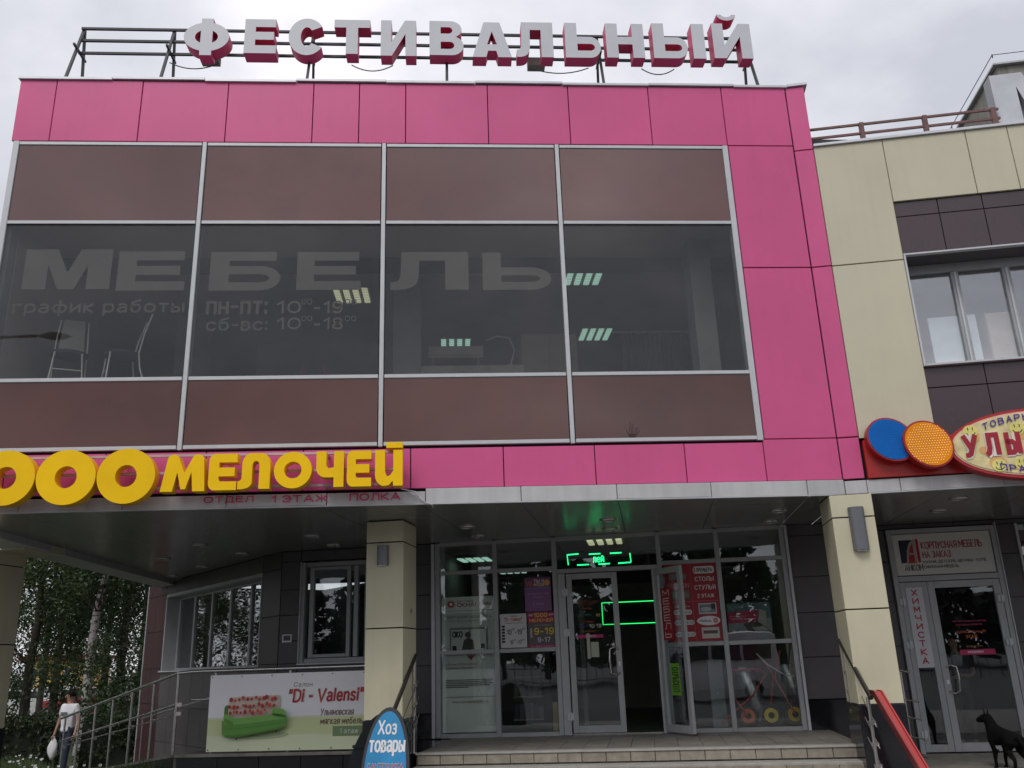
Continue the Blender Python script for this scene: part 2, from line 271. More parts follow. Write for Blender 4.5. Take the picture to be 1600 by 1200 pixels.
# stroke lettering: polylines on a grid 8 high, drawn as mitred bands
STROKES = {
'А': (7, '0,0 3.5,8 7,0;1.3,2.7 5.7,2.7'), 'Б': (5.5, '5.2,8 0,8 0,0 3.6,0 5.2,.9 5.5,2.3 5.2,3.8 3.6,4.6 0,4.6'), 'В': (5.6, '0,4.2 0,8 3.3,8 4.9,7.2 4.9,5.2 3.3,4.2 0,4.2 0,0 3.6,0 5.4,.9 5.6,2.2 5.2,3.5 3.3,4.2'),
'Г': (4.6, '0,0 0,8 4.6,8'), 'Д': (6.6, '0,-1.6 0,0 6.6,0 6.6,-1.6;1,0 1.6,8 5.6,8 5.6,0'), 'Е': (4.9, '4.9,0 0,0 0,8 4.9,8;0,4.2 4.4,4.2'), 'Ж': (8.4, '0,0 3,4.2 0,8;8.4,0 5.4,4.2 8.4,8;4.2,0 4.2,8;3,4.2 5.4,4.2'),
'З': (5, '0,7 1.2,8 3.6,8 4.8,7 4.8,5.2 3.6,4.3 1.6,4.3;3.6,4.3 5,3.3 5,1.2 3.6,0 1.2,0 0,1.1'), 'И': (5.8, '0,8 0,0;5.8,8 5.8,0;0,.7 5.8,7.3'), 'Й': (5.8, '0,8 0,0;5.8,8 5.8,0;0,.7 5.8,7.3;1.6,10 2.2,9.1 3.6,9.1 4.2,10'), 'К': (5.6, '0,0 0,8;5.4,8 .2,4 5.6,0'),
'Л': (6, '0,0 .9,.5 1.5,2.5 1.7,8 6,8 6,0'), 'М': (7.2, '0,0 0,8;7.2,8 7.2,0;.2,7.7 3.6,2.4 7,7.7'), 'Н': (5.7, '0,0 0,8;5.7,0 5.7,8;0,4 5.7,4'), 'О': (6.6, '3.3,8 1.2,7.3 0,5.4 0,2.6 1.2,.7 3.3,0 5.4,.7 6.6,2.6 6.6,5.4 5.4,7.3 3.3,8c'), 'П': (5.8, '0,0 0,8 5.8,8 5.8,0'),
'Р': (5.2, '0,0 0,8 3.3,8 4.9,7.2 5.2,5.8 4.9,4.4 3.3,3.6 0,3.6'), 'С': (6, '6,6.2 5,7.5 3.3,8 1.2,7.3 0,5.4 0,2.6 1.2,.7 3.3,0 5,.5 6,1.8'), 'Т': (5.8, '0,8 5.8,8;2.9,8 2.9,0'), 'У': (5.8, '0,8 3.1,2.6;5.8,8 2.4,.6 1.2,0 .4,0'),
'Ф': (7.4, '3.7,8.4 3.7,-.4;3.7,7 1.3,6.5 0,4.9 0,3.3 1.3,1.6 3.7,1 6.1,1.6 7.4,3.3 7.4,4.9 6.1,6.5 3.7,7c'), 'Х': (5.8, '0,0 5.8,8;0,8 5.8,0'), 'Ц': (6.2, '0,8 0,0 6.2,0 6.2,-1.6;5.4,0 5.4,8'), 'Ч': (5.4, '0,8 0,4.6 1,3.4 5.4,3.6;5.4,8 5.4,0'), 'Ш': (7.8, '0,8 0,0 7.8,0 7.8,8;3.9,8 3.9,0'), 'Щ': (8.4, '0,8 0,0 8.4,0 8.4,-1.6;3.7,8 3.7,0;7.4,8 7.4,0'),
'Ь': (5.2, '0,8 0,0 3.4,0 4.9,.9 5.2,2.3 4.9,3.8 3.4,4.6 0,4.6'), 'Ы': (7.4, '0,8 0,0 3,0 4.5,.9 4.8,2.3 4.5,3.8 3,4.6 0,4.6;7.4,0 7.4,8'), 'Э': (6, '0,6.4 1.2,7.6 3,8 5,7.2 6,5.4 6,2.6 5,.8 3,0 1.2,.4 0,1.6;2,4.1 6,4.1'), 'Ю': (8.6, '0,0 0,8;0,4 2.4,4;5.5,8 3.4,7 2.4,5 2.4,3 3.4,1 5.5,0 7.6,1 8.6,3 8.6,5 7.6,7 5.5,8c'),
'Я': (5.4, '5.4,0 5.4,8 1.9,8 .3,7.1 0,5.8 .3,4.4 1.9,3.6 5.4,3.6;2.6,3.6 0,0'), '0': (5, '2.5,8 .8,7.2 0,5.4 0,2.6 .8,.8 2.5,0 4.2,.8 5,2.6 5,5.4 4.2,7.2 2.5,8c'), '1': (2.6, '0,6 2.4,8 2.4,0'), '2': (4.8, '.1,6.2 1,7.6 2.4,8 4.2,7.4 4.7,6 4.2,4.4 0,0 4.8,0'),
'3': (4.8, '0,7 1.2,8 3.4,8 4.6,7 4.6,5.2 3.4,4.3 1.6,4.3;3.4,4.3 4.8,3.2 4.8,1.2 3.4,0 1.2,0 0,1.1'), '7': (4.6, '0,8 4.6,8 1.6,0'), '8': (4.8, '2.4,4.3 .7,5 .4,6.4 .9,7.6 2.4,8 3.9,7.6 4.4,6.4 4.1,5 2.4,4.3 .4,3.4 0,1.9 .7,.5 2.4,0 4.1,.5 4.8,1.9 4.4,3.4 2.4,4.3'),
'9': (4.8, '.3,1 1.4,.1 3,.2 4.4,1.8 4.8,4.6 4.5,6.8 3.4,7.9 1.6,7.9 .3,6.8 .1,5 1,3.6 2.8,3.4 4.6,4.6'), '-': (2.8, '0,3.4 2.8,3.4'), ':': (.8, '.1,.2 .1,1.2;.1,4.4 .1,5.4'), '.': (.5, '0,0 0,.7'), ',': (.6, '.4,.6 0,-1.2'), '!': (.6, '0,8 0,2.8;0,.8 0,0'), '"': (2.2, '.2,8.2 0,5.8;2,8.2 1.8,5.8'),
'D': (6, '0,0 0,8 3,8 5.2,6.9 6,4.9 6,3.1 5.2,1.1 3,0 0,0'), 'E': (4.9, '4.9,0 0,0 0,8 4.9,8;0,4.2 4.4,4.2'), 'L': (4.6, '0,8 0,0 4.6,0'), 'S': (5, '4.8,6.6 3.8,7.8 1.4,7.9 .2,6.8 .3,5.2 4.7,3.2 4.9,1.4 3.7,.1 1.3,.1 0,1.4'), 'N': (5.8, '0,0 0,8 5.8,0 5.8,8'), 'O': (6.6, '3.3,8 1.2,7.3 0,5.4 0,2.6 1.2,.7 3.3,0 5.4,.7 6.6,2.6 6.6,5.4 5.4,7.3 3.3,8c'), 'R': (5.4, '0,0 0,8 3.3,8 4.9,7.2 5.2,5.8 4.9,4.4 3.3,3.6 0,3.6;3,3.6 5.4,0'), 'H': (5.7, '0,0 0,8;5.7,0 5.7,8;0,4 5.7,4'), 'A': (7, '0,0 3.5,8 7,0;1.3,2.7 5.7,2.7'), 'U': (5.6, '0,8 0,2 1.2,.3 2.8,0 4.4,.3 5.6,2 5.6,8'),
'W': (9, '0,8 2.2,0 4.5,7 6.8,0 9,8'), 'V': (6.6, '0,8 3.3,0 6.6,8'), 'i': (.6, '.2,0 .2,5.6;.2,7 .2,8'), 'l': (.6, '.2,0 .2,8.2'), 'a': (4, '.3,4.9 1.4,5.6 3,5.5 3.9,4.6 3.9,0;3.9,3.2 1.2,3 .1,2.2 .1,.8 1.2,0 2.8,.2 3.9,1.2'), 'e': (4.2, '.2,2.9 4.1,2.9 3.9,4.6 2.9,5.5 1.5,5.5 .4,4.6 0,2.9 .4,1 1.6,.1 3,.1 4.1,1.1'), 'n': (3.9, '0,0 0,5.6;0,4.2 1.2,5.4 2.8,5.5 3.8,4.5 3.9,0'), 's': (3.6, '3.5,4.8 2.5,5.5 1,5.5 .2,4.5 .6,3.4 3,2.4 3.6,1.3 2.8,.1 1,.1 0,1'), 
'w': (5.6, '0,5.6 1.4,0 2.8,5 4.2,0 5.6,5.6'), 'v': (4, '0,5.6 2,0 4,5.6'), 'o': (4.4, '2.2,5.6 .6,4.9 0,2.8 .6,.7 2.2,0 3.8,.7 4.4,2.8 3.8,4.9 2.2,5.6c'), 't': (2.6, '1,7.4 1,.8 2.4,0;0,5.6 2.5,5.6'), 'k': (3.8, '0,0 0,8;3.6,5.6 .2,2.6 3.8,0'), 'r': (2.6, '0,0 0,5.6;0,4 1,5.3 2.6,5.6'), 'u': (3.9, '0,5.6 .1,1 1.2,.1 2.8,.2 3.9,1.4;3.9,5.6 3.9,0'),
'а': (4, '.3,4.9 1.4,5.6 3,5.5 3.9,4.6 3.9,0;3.9,3.2 1.2,3 .1,2.2 .1,.8 1.2,0 2.8,.2 3.9,1.2'), 'б': (4.4, '4.2,8.2 1.4,7.4 .2,5.6 0,2.8 .6,.7 2.2,0 3.8,.7 4.4,2.6 3.8,4.6 2.2,5.3 .3,4'), 'е': (4.2, '.2,2.9 4.1,2.9 3.9,4.6 2.9,5.5 1.5,5.5 .4,4.6 0,2.9 .4,1 1.6,.1 3,.1 4.1,1.1'),
'р': (4.3, '0,-2.2 0,5.6;0,4.4 1.2,5.5 2.8,5.5 4.1,4.5 4.3,2.8 4.1,1.1 2.8,.1 1.2,.1 0,1.2'), 'у': (4, '0,5.6 2.1,.4;4,5.6 1.5,-1.4 .3,-2'), 'ф': (6.4, '3.2,8 3.2,-2.2;3.2,5.4 1,5 0,2.8 1,.6 3.2,.2 5.4,.6 6.4,2.8 5.4,5 3.2,5.4c')}
def stroke_glyph(ch):
    if ch in STROKES: w_, d = STROKES[ch]; k = 1
    elif ch.upper() in STROKES and ch != ch.upper(): w_, d = STROKES[ch.upper()]; k = .7
    else: return None
    P = []
    for pl in d.split(';'):
        cl = pl.endswith('c'); pts = [tuple(float(q) for q in a.split(',')) for a in pl.rstrip('c').split()]
        P.append(([(x * k, y * k) for x, y in pts], cl))
    return w_ * k, P
def text_geo(body, W, H, bold=.02, shear=0, round_=False):
    """text fitted to a W x H box; returns (x, y, layer) points and quads"""
    x = 0; lines = []
    for ch in body:
        g = stroke_glyph(ch)
        if g is None: x += 3.2; continue
        for pts, cl in g[1]: lines.append(([(x + a + shear * b, b) for a, b in pts], cl))
        x += g[0] + 2.3
    ys = [b for l in lines for _, b in l[0]]; xs = [a for l in lines for a, _ in l[0]]
    x0, x1, y0, y1 = min(xs), max(xs), min(ys), max(ys)
    th = H * (.115 + 1.6 * bold) * (8 / max(5, (y1 - y0 + 1)))
    kx = (W - th) / max(.1, (x1 - x0)); ky = (H - th) / max(.1, (y1 - y0))
    th = min(th, 3.4 * kx * (.6 + 8 * bold)); h = th / 2
    vs = []; fs = []
    for li, (pts, cl) in enumerate(lines):
        P = [Vector((th / 2 + (a - x0) * kx, th / 2 + (b - y0) * ky)) for a, b in pts]; n = len(P)
        if cl and (P[0] - P[-1]).length < 1e-6: P = P[:-1]; n -= 1
        L = []; R_l = []
        for i in range(n):
            dp = (P[i] - P[i - 1]).normalized() if (i > 0 or cl) else None; dn = (P[(i + 1) % n] - P[i]).normalized() if (i < n - 1 or cl) else None
            if dp is None: dp = dn
            if dn is None: dn = dp
            n1 = Vector((-dp.y, dp.x)); n2 = Vector((-dn.y, dn.x)); m = n1 + n2
            if m.length < .3: m = n1
            m.normalize(); q = h / max(.45, m.dot(n1)); ext = Vector((0, 0))
            if not cl and i == 0: ext = -dn * h * .6
            if not cl and i == n - 1: ext = dp * h * .6
            L.append(P[i] + m * q + ext); R_l.append(P[i] - m * q + ext)
        k = len(vs); ly = li % 4
        for a, b in zip(L, R_l): vs += [(a.x, a.y, ly), (b.x, b.y, ly)]
        for i in range(n if cl else n - 1): j_ = (i + 1) % n; fs.append((k + 2 * i, k + 2 * j_, k + 2 * j_ + 1, k + 2 * i + 1))
    return vs, fs
def put_text(mb, fr, body, a0, a1, b, c0, c1, mat, bold=.02, shear=0, slope=0):
    vs, fs = text_geo(body, a1 - a0, c1 - c0, bold, shear)
    mb.add([fr(a0 + x, b - ly * .0001, c0 + y + slope * x) for x, y, ly in vs], fs, mat)
def letter(name, fr, loops, a0, a1, b0, b1, c0, c1, mface, mside, parent):
    """loops given in 0..1 box; front at depth b0, back at b1"""
    W = a1 - a0; H = c1 - c0
    vs, fs, nz = loops_mesh([[(x * W, y * H) for x, y in lp] for lp in loops], b1 - b0)
    mb = MB(); i0 = mb.m(mface); i1 = mb.m(mside)
    vv = [fr(a0 + v.x, (b0 + b1) / 2 - v.z, c0 + v.y) for v in vs]
    mb.add(vv, fs, mface); mb.mi = [0 if q else 1 for q in nz]
    return mb.build(name, None, parent)
def arc(cx, cy, rx, ry, d0, d1, n=14):
    return [(cx + rx * cos(radians(d0 + (d1 - d0) * i / n)), cy + ry * sin(radians(d0 + (d1 - d0) * i / n))) for i in range(n + 1)]
def glyph(ch, v, b):
    """v: vertical stem / width, b: bar thickness / height"""
    if ch == 'Е': return [[(0, 0), (1, 0), (1, b), (v, b), (v, .5 - b * .45), (.92, .5 - b * .45), (.92, .5 + b * .55), (v, .5 + b * .55), (v, 1 - b), (.97, 1 - b), (.97, 1), (0, 1)]]
    if ch == 'Т': return [[(.5 - v / 2, 0), (.5 + v / 2, 0), (.5 + v / 2, 1 - b), (1, 1 - b), (1, 1), (0, 1), (0, 1 - b), (.5 - v / 2, 1 - b)]]
    if ch == 'Н': return [[(0, 0), (v, 0), (v, .5 - b / 2), (1 - v, .5 - b / 2), (1 - v, 0), (1, 0), (1, 1), (1 - v, 1), (1 - v, .5 + b / 2), (v, .5 + b / 2), (v, 1), (0, 1)]]
    if ch in 'ИЙ':
        L = [[(0, 0), (v * 1.05, 0), (1 - v, .62), (1 - v, 0), (1, 0), (1, 1), (1 - v * 1.05, 1), (v, .38), (v, 1), (0, 1)]]
        if ch == 'Й': L.append(arc(.42, 1.26, .25, .17, 180, 360, 12) + [(.55, 1.26)] + arc(.42, 1.26, .13, .07, 360, 180, 10))
        return L
    if ch == 'Л': return [[(0, 0), (.10, 0), (.20, .02), (.28, .07), (.335, .16), (.36, .3), (.37, 1 - b), (1 - v, 1 - b), (1 - v, 0), (1, 0), (1, 1), (.14, 1), (.13, .45), (.12, .30), (.09, .22), (0, .20)]]
    if ch == 'А': return [[(0, 0), (v * 1.05, 0), (v * 1.05 + .05, .18), (1 - v * 1.05 - .05, .18), (1 - v * 1.05, 0), (1, 0), (.5 + v * .62, 1), (.5 - v * .62, 1)], [(.375, .36), (.5, .74), (.625, .36)]]
    if ch == 'М': return [[(0, 0), (v, 0), (v, .62), (.5 - v * .35, 0), (.5 + v * .35, 0), (1 - v, .62), (1 - v, 0), (1, 0), (1, 1), (1 - v * 1.35, 1), (.5, .42), (v * 1.35, 1), (0, 1)]]
    if ch == 'Ь' or ch == 'Б':
        hb = .60 if ch == 'Ь' else .63; r = hb / 2; rx = .30
        out = [(0, 0)] + [(1 - rx, 0)] + arc(1 - rx, r, rx, r, -90, 90) + [(v, hb)]
        out += [(v, 1), (0, 1)] if ch == 'Ь' else [(v, 1 - b), (.93, 1 - b), (.93, 1), (0, 1)]
        hx = rx * .45; hy = r - b * .92
        return [out, [(v, r - hy)] + arc(1 - rx, r, hx, hy, -90, 90) + [(v, r + hy)]]
    if ch == 'В':
        return [[(0, 0), (.66, 0)] + arc(.66, .275, .34, .275, -90, 70) + arc(.62, .755, .33, .245, -60, 90) + [(0, 1)],
                [(v, b * .9)] + arc(.6, .285, .13, .285 - b * .9, -90, 90, 8) + [(v, .57 - b * .9)], [(v, .57 + b * .3)] + arc(.56, .725, .12, .155 - b * .3, -90, 90, 8) + [(v, .88 - b * .3)]]
    if ch == 'С':
        return [arc(.5, .5, .5, .5, 34, 326, 40) + arc(.5, .5, .5 - v, .5 - b, 318, 42, 30)]
    if ch == 'О': return [arc(.5, .5, .5, .5, 0, 355, 47), arc(.5, .5, .5 - v, .5 - b, 0, 355, 40)]
    if ch == 'Ф':
        c = v / 2; a = math.degrees(math.acos(c / .5)); ry = .39; cy = .5
        outl = [(.5 + c, 0), (.5 + c, cy - ry * sin(radians(a)))] + arc(.5, cy, .5, ry, -a, a, 24) + [(.5 + c, 1), (.5 - c, 1)] + arc(.5, cy, .5, ry, 180 - a, 180 + a, 24) + [(.5 - c, 0)]
        rx2 = .5 - v * .95; ry2 = ry - b; a2 = math.degrees(math.acos(c / rx2))
        return [outl, arc(.5, cy, rx2, ry2, -a2, a2, 16), arc(.5, cy, rx2, ry2, 180 - a2, 180 + a2, 16)]
    if ch == '1': return [[(.35, 0), (1, 0), (1, 1), (.45, 1), (0, .72), (0, .5), (.35, .62)]]
    if ch == 'm':   # rounded heavy M of the yellow sign
        return [[(0, 0), (.27, 0), (.36, .52), (.46, .06), (.56, .06), (.68, .52), (.73, 0), (1, 0), (.95, .86)] + arc(.81, .84, .14, .16, 0, 140, 8) + [(.52, .5)] + arc(.26, .84, .14, .16, 40, 180, 8)]
    if ch == 'e':
        return [[(.22, 0), (1, 0), (1, .24), (.42, .24), (.36, .30), (.36, .38), (.92, .38), (.92, .62), (.36, .62), (.36, .76), (1, .76), (1, 1), (.22, 1)] + arc(.22, .80, .22, .20, 90, 180, 6) + arc(.22, .20, .22, .20, 180, 270, 6)]
    if ch == 'l':
        return [[(0, 0), (.14, 0)] + arc(.14, .20, .30, .20, -60, 0, 6) + [(.44, .66)] + arc(.55, .66, .11, .12, 180, 0, 8) + [(.66, 0), (1, 0), (1, .70)] + arc(.70, .70, .30, .30, 0, 90, 8) + arc(.42, .70, .30, .30, 90, 180, 8) + [(.12, .30), (.08, .24), (0, .22)]]
    if ch == 'h':
        return [[(.64, 0), (1, 0), (1, 1), (.64, 1), (.64, .55), (.45, .52), (.36, .60), (.36, 1), (0, 1), (0, .55)] + arc(.34, .55, .34, .28, 180, 270, 8) + [(.64, .27)]]
    if ch == 'i':
        return [[(1, 0), (1, 1), (.66, 1), (.66, .42), (.56, .30), (.44, .26), (.36, .38), (.36, 1), (0, 1), (0, .32)] + arc(.32, .32, .32, .32, 180, 270, 8) + [(.5, .02), (.64, .14), (.66, 0)], [(.40, 1.06), (1.0, 1.06), (1.0, 1.22), (.40, 1.22)]]
    raise KeyError(ch)

# =================================================================== SETTING
def grid_ground():
    nx, ny = 90, 80; vs = []; fs = []
    xs = [-60 + 120 * i / nx for i in range(nx + 1)]; xs = [-400, -180, -100] + xs + [100, 180, 400]
    ys = [-60 + 120 * j / ny for j in range(ny + 1)]; ys = [-400, -180, -100] + ys + [100, 180, 400]
    for y in ys:
        for x in xs: vs.append((x, y, gz(x, y)))
    n = len(xs)
    for j in range(len(ys) - 1):
        for i in range(n - 1): fs.append((j * n + i, j * n + i + 1, (j + 1) * n + i + 1, (j + 1) * n + i))
    return vs, fs
def gz(x, y):
    k = min(1, max(0, (-x - 3.6) / 3.0)); k = k * k * (3 - 2 * k)
    return -.5 * k
asph = pm('asphalt', (.06, .06, .062), .9, 0, .25, 2, bump=.3, bscale=80)
v_, f_ = grid_ground(); g_ = MB().add(v_, f_, asph).build('ground', asph); g_.location.z += 0; tag(g_, kind='structure')
lawn_m = pm('lawn_soil', (.05, .075, .03), .95, 0, .3, 3, bump=.4, bscale=60)
vs = []; fs = []; na, nb = 30, 40
for j in range(nb + 1):
    for i in range(na + 1):
        x = -45 + 37.4 * i / na; y = -6 + 66 * j / nb
        if x > -8.3: x = -8.0
        vs.append((x, y, gz(x, y) + .012))
for j in range(nb):
    for i in range(na): fs.append((j * (na + 1) + i, j * (na + 1) + i + 1, (j + 1) * (na + 1) + i + 1, (j + 1) * (na + 1) + i))
tag(MB().add(vs, fs, lawn_m).build('lawn', lawn_m), kind='structure')
pav = pm('paving', (.19, .18, .165), .85, 0, .2, 5, bump=.2, bscale=60)
tag(MB().box(WI, -5.6, 14, -6.5, -.42, -.02, .006, pav).build('pavement', pav), kind='structure')

# porch: floor slab, tiles, steps (wing frame)
porch = tag(MB().box(WI, -9.15, -5.62, .87, 2.5, -.6, .436, GRAN).box(WI, -5.617, -.12, .38, 2.5, -.1, .43, CONC).build('porch', CONC), kind='structure')
WL[porch.name] = Vector(porch.location)
mbx = []
s = -5.6; k = 0
while s < -.15:
    s1 = min(s + .30, -.13)
    for j in range(6):
        t0 = .52 + j * .33
        bx('floor_tile', WI, s + .003, s1 - .003, t0 + .003, t0 + .327, .431, .45 + random.uniform(-.001, .001), TILED, porch)
    bx('riser_tile', WI, s + .004, s1 - .004, .345, .378, .315, .425, TILE, porch, .003)
    bx('riser_tile', WI, s + .004, s1 - .004, .045, .078, .165, .275, TILE, porch, .003)
    s = s1
bx('step_nosing', WI, -5.62, -.12, .33, .515, .428, .452, NOSING, porch, .004)
bx('step_tread', WI, -5.62, .12, .08, .343, .15, .300, NOSING, porch, .004)
bx('step_tread', WI, -5.62, .12, -.22, .043, .01, .150, NOSING, porch, .004)
bx('side_tile', WI, -.118, -.09, .38, .55, .31, .43, TILE, porch, .003)
bx('side_tile', WI, -.117, -.09, .553, 2.4, .01, .43, TILE, porch, .003)
# plinth under the banner: granite slabs
for i in range(5):
    a0 = -9.15 + i * .6
    bx('granite_slab', WI, a0 + .003, min(a0 + .597, -6.19), .835, .868, -.45, .41, GRAN, porch, .003)
bx('plinth_cap', WI, -9.17, -6.19, .80, .95, .41, .45, CONC, porch, .004)

# ramp (frame RA)
def rz(u): return .45 - .119 * max(0, u)
mb = MB(); US = [0, 7.2]
for (v0, v1) in ((0.02, 1.70),):
    vs = [RA(u, v, z) for u in US for v in (v0, v1) for z in (-.7, rz(u) - .03)]
    mb.add(vs, [(0, 1, 3, 2), (4, 6, 7, 5), (0, 4, 5, 1), (2, 3, 7, 6), (0, 2, 6, 4), (1, 5, 7, 3)], CONC)
ramp = tag(mb.build('ramp', CONC), kind='structure')
i = 0; u = 0
while u < 7.1:
    u1 = u + .6
    vs = [RA(a, v, z) for a in (u + .003, u1 - .003) for v in (-.012, .017) for z in (-.6, rz(a) - .045)]
    MB().add(vs, [(0, 1, 3, 2), (4, 6, 7, 5), (0, 4, 5, 1), (2, 3, 7, 6), (0, 2, 6, 4), (1, 5, 7, 3)], GRAN).build('granite_slab', GRAN, ramp)
    u = u1
vs = [RA(a, v, rz(a) + dz) for a in US for v in (-.04, .12) for dz in (-.04, 0)]
MB().add(vs, [(0, 1, 3, 2), (4, 6, 7, 5), (0, 4, 5, 1), (2, 3, 7, 6), (0, 2, 6, 4), (1, 5, 7, 3)], CONC).build('ramp_kerb', CONC, ramp)

# =================================================================== PINK BUILDING
PB = thing('pink_building', 'pink panelled two storey shop building with a long band of dark windows', 'building', (-.5, 1.5, 0))
G = .006
# cladding rows (facade plane y = 0)
TOP = [-5.84, -5.35, -4.2, -3.04, -1.87, -1.235, -.59, .56, 1.71, 2.87, 3.945, 4.895]
for a, b in zip(TOP[:-1], TOP[1:]):
    bx('pink_panel', FA, a + G, b - G, random.uniform(-.002, .002), .045, 8.395, 9.35, PINK, PB, .004)
BOT = [-5.84, -5.3, -4.15, -2.97, -1.81, -.51, .63, 1.77, 2.91, 3.925, 4.895]
for a, b in zip(BOT[:-1], BOT[1:]):
    bx('pink_panel', FA, a + G, b - G, random.uniform(-.002, .002), .045, 3.575, 4.07 if b < 3.93 else 4.105, PINK, PB, .004)
for z0, z1 in ((4.115, 6.49), (6.50, 8.385)):
    bx('pink_panel', FA, 3.955, 4.889, 0, .045, z0 + .003, z1 - .003, PINK, PB, .004)
# folded strip on the wing plane
for z0, z1 in ((3.575, 4.105), (4.115, 6.49), (6.50, 8.30), (8.31, 9.35)):
    bx('pink_panel', WI, .006, .26, 0, .045, z0 + .003, z1 - .003, PINK, PB, .004)
# backing walls / body
bx('backing_wall', FA, -5.82, 4.88, .05, .30, 8.33, 9.33, BLACK, PB)
bx('backing_wall', FA, -5.82, 4.88, .05, .30, 3.42, 4.16, BLACK, PB)
bx('backing_wall', FA, 3.93, 4.88, .05, .30, 4.16, 8.33, BLACK, PB)
bx('backing_wall', WI, .0, .255, .05, .30, 3.42, 9.33, BLACK, PB)
bx('side_wall', FA, -5.79, -5.70, .305, 11, 3.42, 9.3, WALLIN, PB); bx('side_wall', FA, -5.86, -5.80, .305, 11, 3.62, 9.3, PINK, PB)
bx('inner_jamb', FA, -5.855, -5.71, .121, .304, 4.1, 8.38, ALUD, PB)
bx('rear_wall', FA, -5.69, 4.4, 10.8, 11, 3.42, 9.3, WALLIN, PB)
bx('inner_wall', FA, 4.42, 4.56, .305, 11, 3.42, 8.3, WALLIN, PB)
bx('roof', FA, -5.69, 6.9, .305, 10.79, 8.55, 8.7, ROOFM, PB)
bx('floor_slab', FA, -5.69, 4.41, .305, 10.79, 4.7, 4.9, FLOORIN, PB)
bx('suspended_ceiling', FA, -5.69, 4.41, .305, 10.79, 7.32, 7.40, WALLIN, PB)
# coping pieces, slightly uneven
a = -5.86; k = 0
while a < 4.85:
    b = min(a + 1.25, 4.93); dz = [0, .012, -.006, .014, .004, .016, .0, .010, -.004][k % 9]
    bx('coping', FA, a, b - .004, -.03, .36, 9.352 + dz, 9.392 + dz, COPE, PB, .004); a = b; k += 1
bx('coping', WI, .03, .31, -.03, .36, 9.356, 9.40, COPE, PB, .004)
# fascia strip
FS = [-5.9, -5.07, -3.89, -2.69, -1.51, -.33, .83, 2.01, 3.19, 4.41]
for i, (a, b) in enumerate(zip(FS[:-1], FS[1:])):
    o = 0 if b < -.3 else -.0
    z1 = 3.53 if b < -.3 else 3.565
    bx('fascia_panel', FA, a + .004, b - .004, -.03 + random.uniform(-.003, .003), .03, 3.385 + random.uniform(-.003, .003), z1, STRIP, PB, .004)
bx('fascia_panel', FA, 4.413, 4.43, -.05, .03, 3.36, 3.56, STRIP, PB, .002)
bx('fascia_panel', FA, 4.434, 4.888, -.03, .03, 3.385, 3.565, STRIP, PB, .004)
bx('drip_edge', FA, -5.9, 4.9, -.04, .01, 3.370, 3.382, ALU, PB)

# curtain wall
VX = [-5.76, -3.295, -.882, 1.505, 3.90]; ZH = [8.355, 7.175, 5.012, 4.135]
for i, x in enumerate(VX):
    hw = .038 if i in (0, 4) else .027
    bx('mullion', FA, x - hw, x + hw, -.012, .12, 4.10, 8.385, ALU, PB, .004)
for zi, z in enumerate(ZH):
    for a, b in zip(VX[:-1], VX[1:]):
        bx('transom', FA, a + .039, b - .039, -.006, .115, z - .024, z + .024, ALU, PB, .004)
for a, b in zip(VX[:-1], VX[1:]):
    bx('spandrel_pane', FA, a + .040, b - .040, .008, .03, 7.202, 8.328, SPAN, PB)
    bx('spandrel_pane', FA, a + .040, b - .040, .008, .03, 4.162, 4.985, SPAN2, PB)
    bx('window_pane', FA, a + .040, b - .040, .012, .03, 5.039, 7.148, G_UP, PB)
    bx('gasket', FA, a + .041, b - .041, .0, .011, 7.141, 7.148, BLACK, PB)

# window lettering: pale film stuck behind the glass
FILM = pm('pale_window_film', (.20, .185, .155), .7, 0, .10, 2)
FILM2 = pm('faded_window_film', (.15, .135, .115), .7, 0, .10, 2)
WS = thing('window_lettering', 'large pale furniture lettering and opening hours on the dark upper windows', 'lettering', (-2.5, .06, 5.9))
def fbox(px0, py0, px1, py1, y=0):
    (a, _), (b, _) = fa(px0, (py0 + py1) / 2, y), fa(px1, (py0 + py1) / 2, y); xm = (px0 + px1) / 2
    return a, b, fa(xm, py1, y)[1], fa(xm, py0, y)[1]
for ch, (x0, y0, x1, y1) in zip('МЕБЕЛЬ', [(38, 390, 174, 452), (184, 393, 290, 454), (328, 394, 439, 454), (464, 394, 564, 453), (610, 394, 732, 453), (754, 395, 861, 453)]):
    a, b, c, d = fbox(x0, y0, x1, y1, .06)
    gl = glyph(ch, .27 if ch not in 'Л' else .30, .23)
    letter('letter', FA, gl, a, b, .055, .06, c, d, FILM, FILM, WS)
for ln, (txt, x0, y0, x1, y1, mt) in enumerate([('график работы', 20, 468, 288, 494, FILM2), ('пн-пт:', 322, 470, 418, 492, FILM2), ('10', 432, 470, 470, 490, FILM), ('00', 471, 467, 488, 476, FILM2), ('-19', 490, 470, 536, 490, FILM), ('00', 539, 467, 557, 476, FILM2),
                                   ('сб-вс:', 322, 496, 418, 517, FILM2), ('10', 432, 496, 470, 515, FILM), ('00', 471, 493, 488, 502, FILM2), ('-18', 490, 496, 536, 515, FILM), ('00', 539, 493, 557, 502, FILM2)]):
    a, b, c, d = fbox(x0, y0, x1, y1, .06); mb = MB(); put_text(mb, FA, txt, a, b, .058, c, d, mt, .035); mb.build('text', mt, WS)
# small paper sticker below the window and a scraped mark
a, b, c, d = fbox(584, 591, 591, 601, -.0)
st_ = tag(bx('sticker', FA, a, b, .020, .029, c, d, WHITE), 'tiny white paper sticker under the transom of the second window', 'sticker')

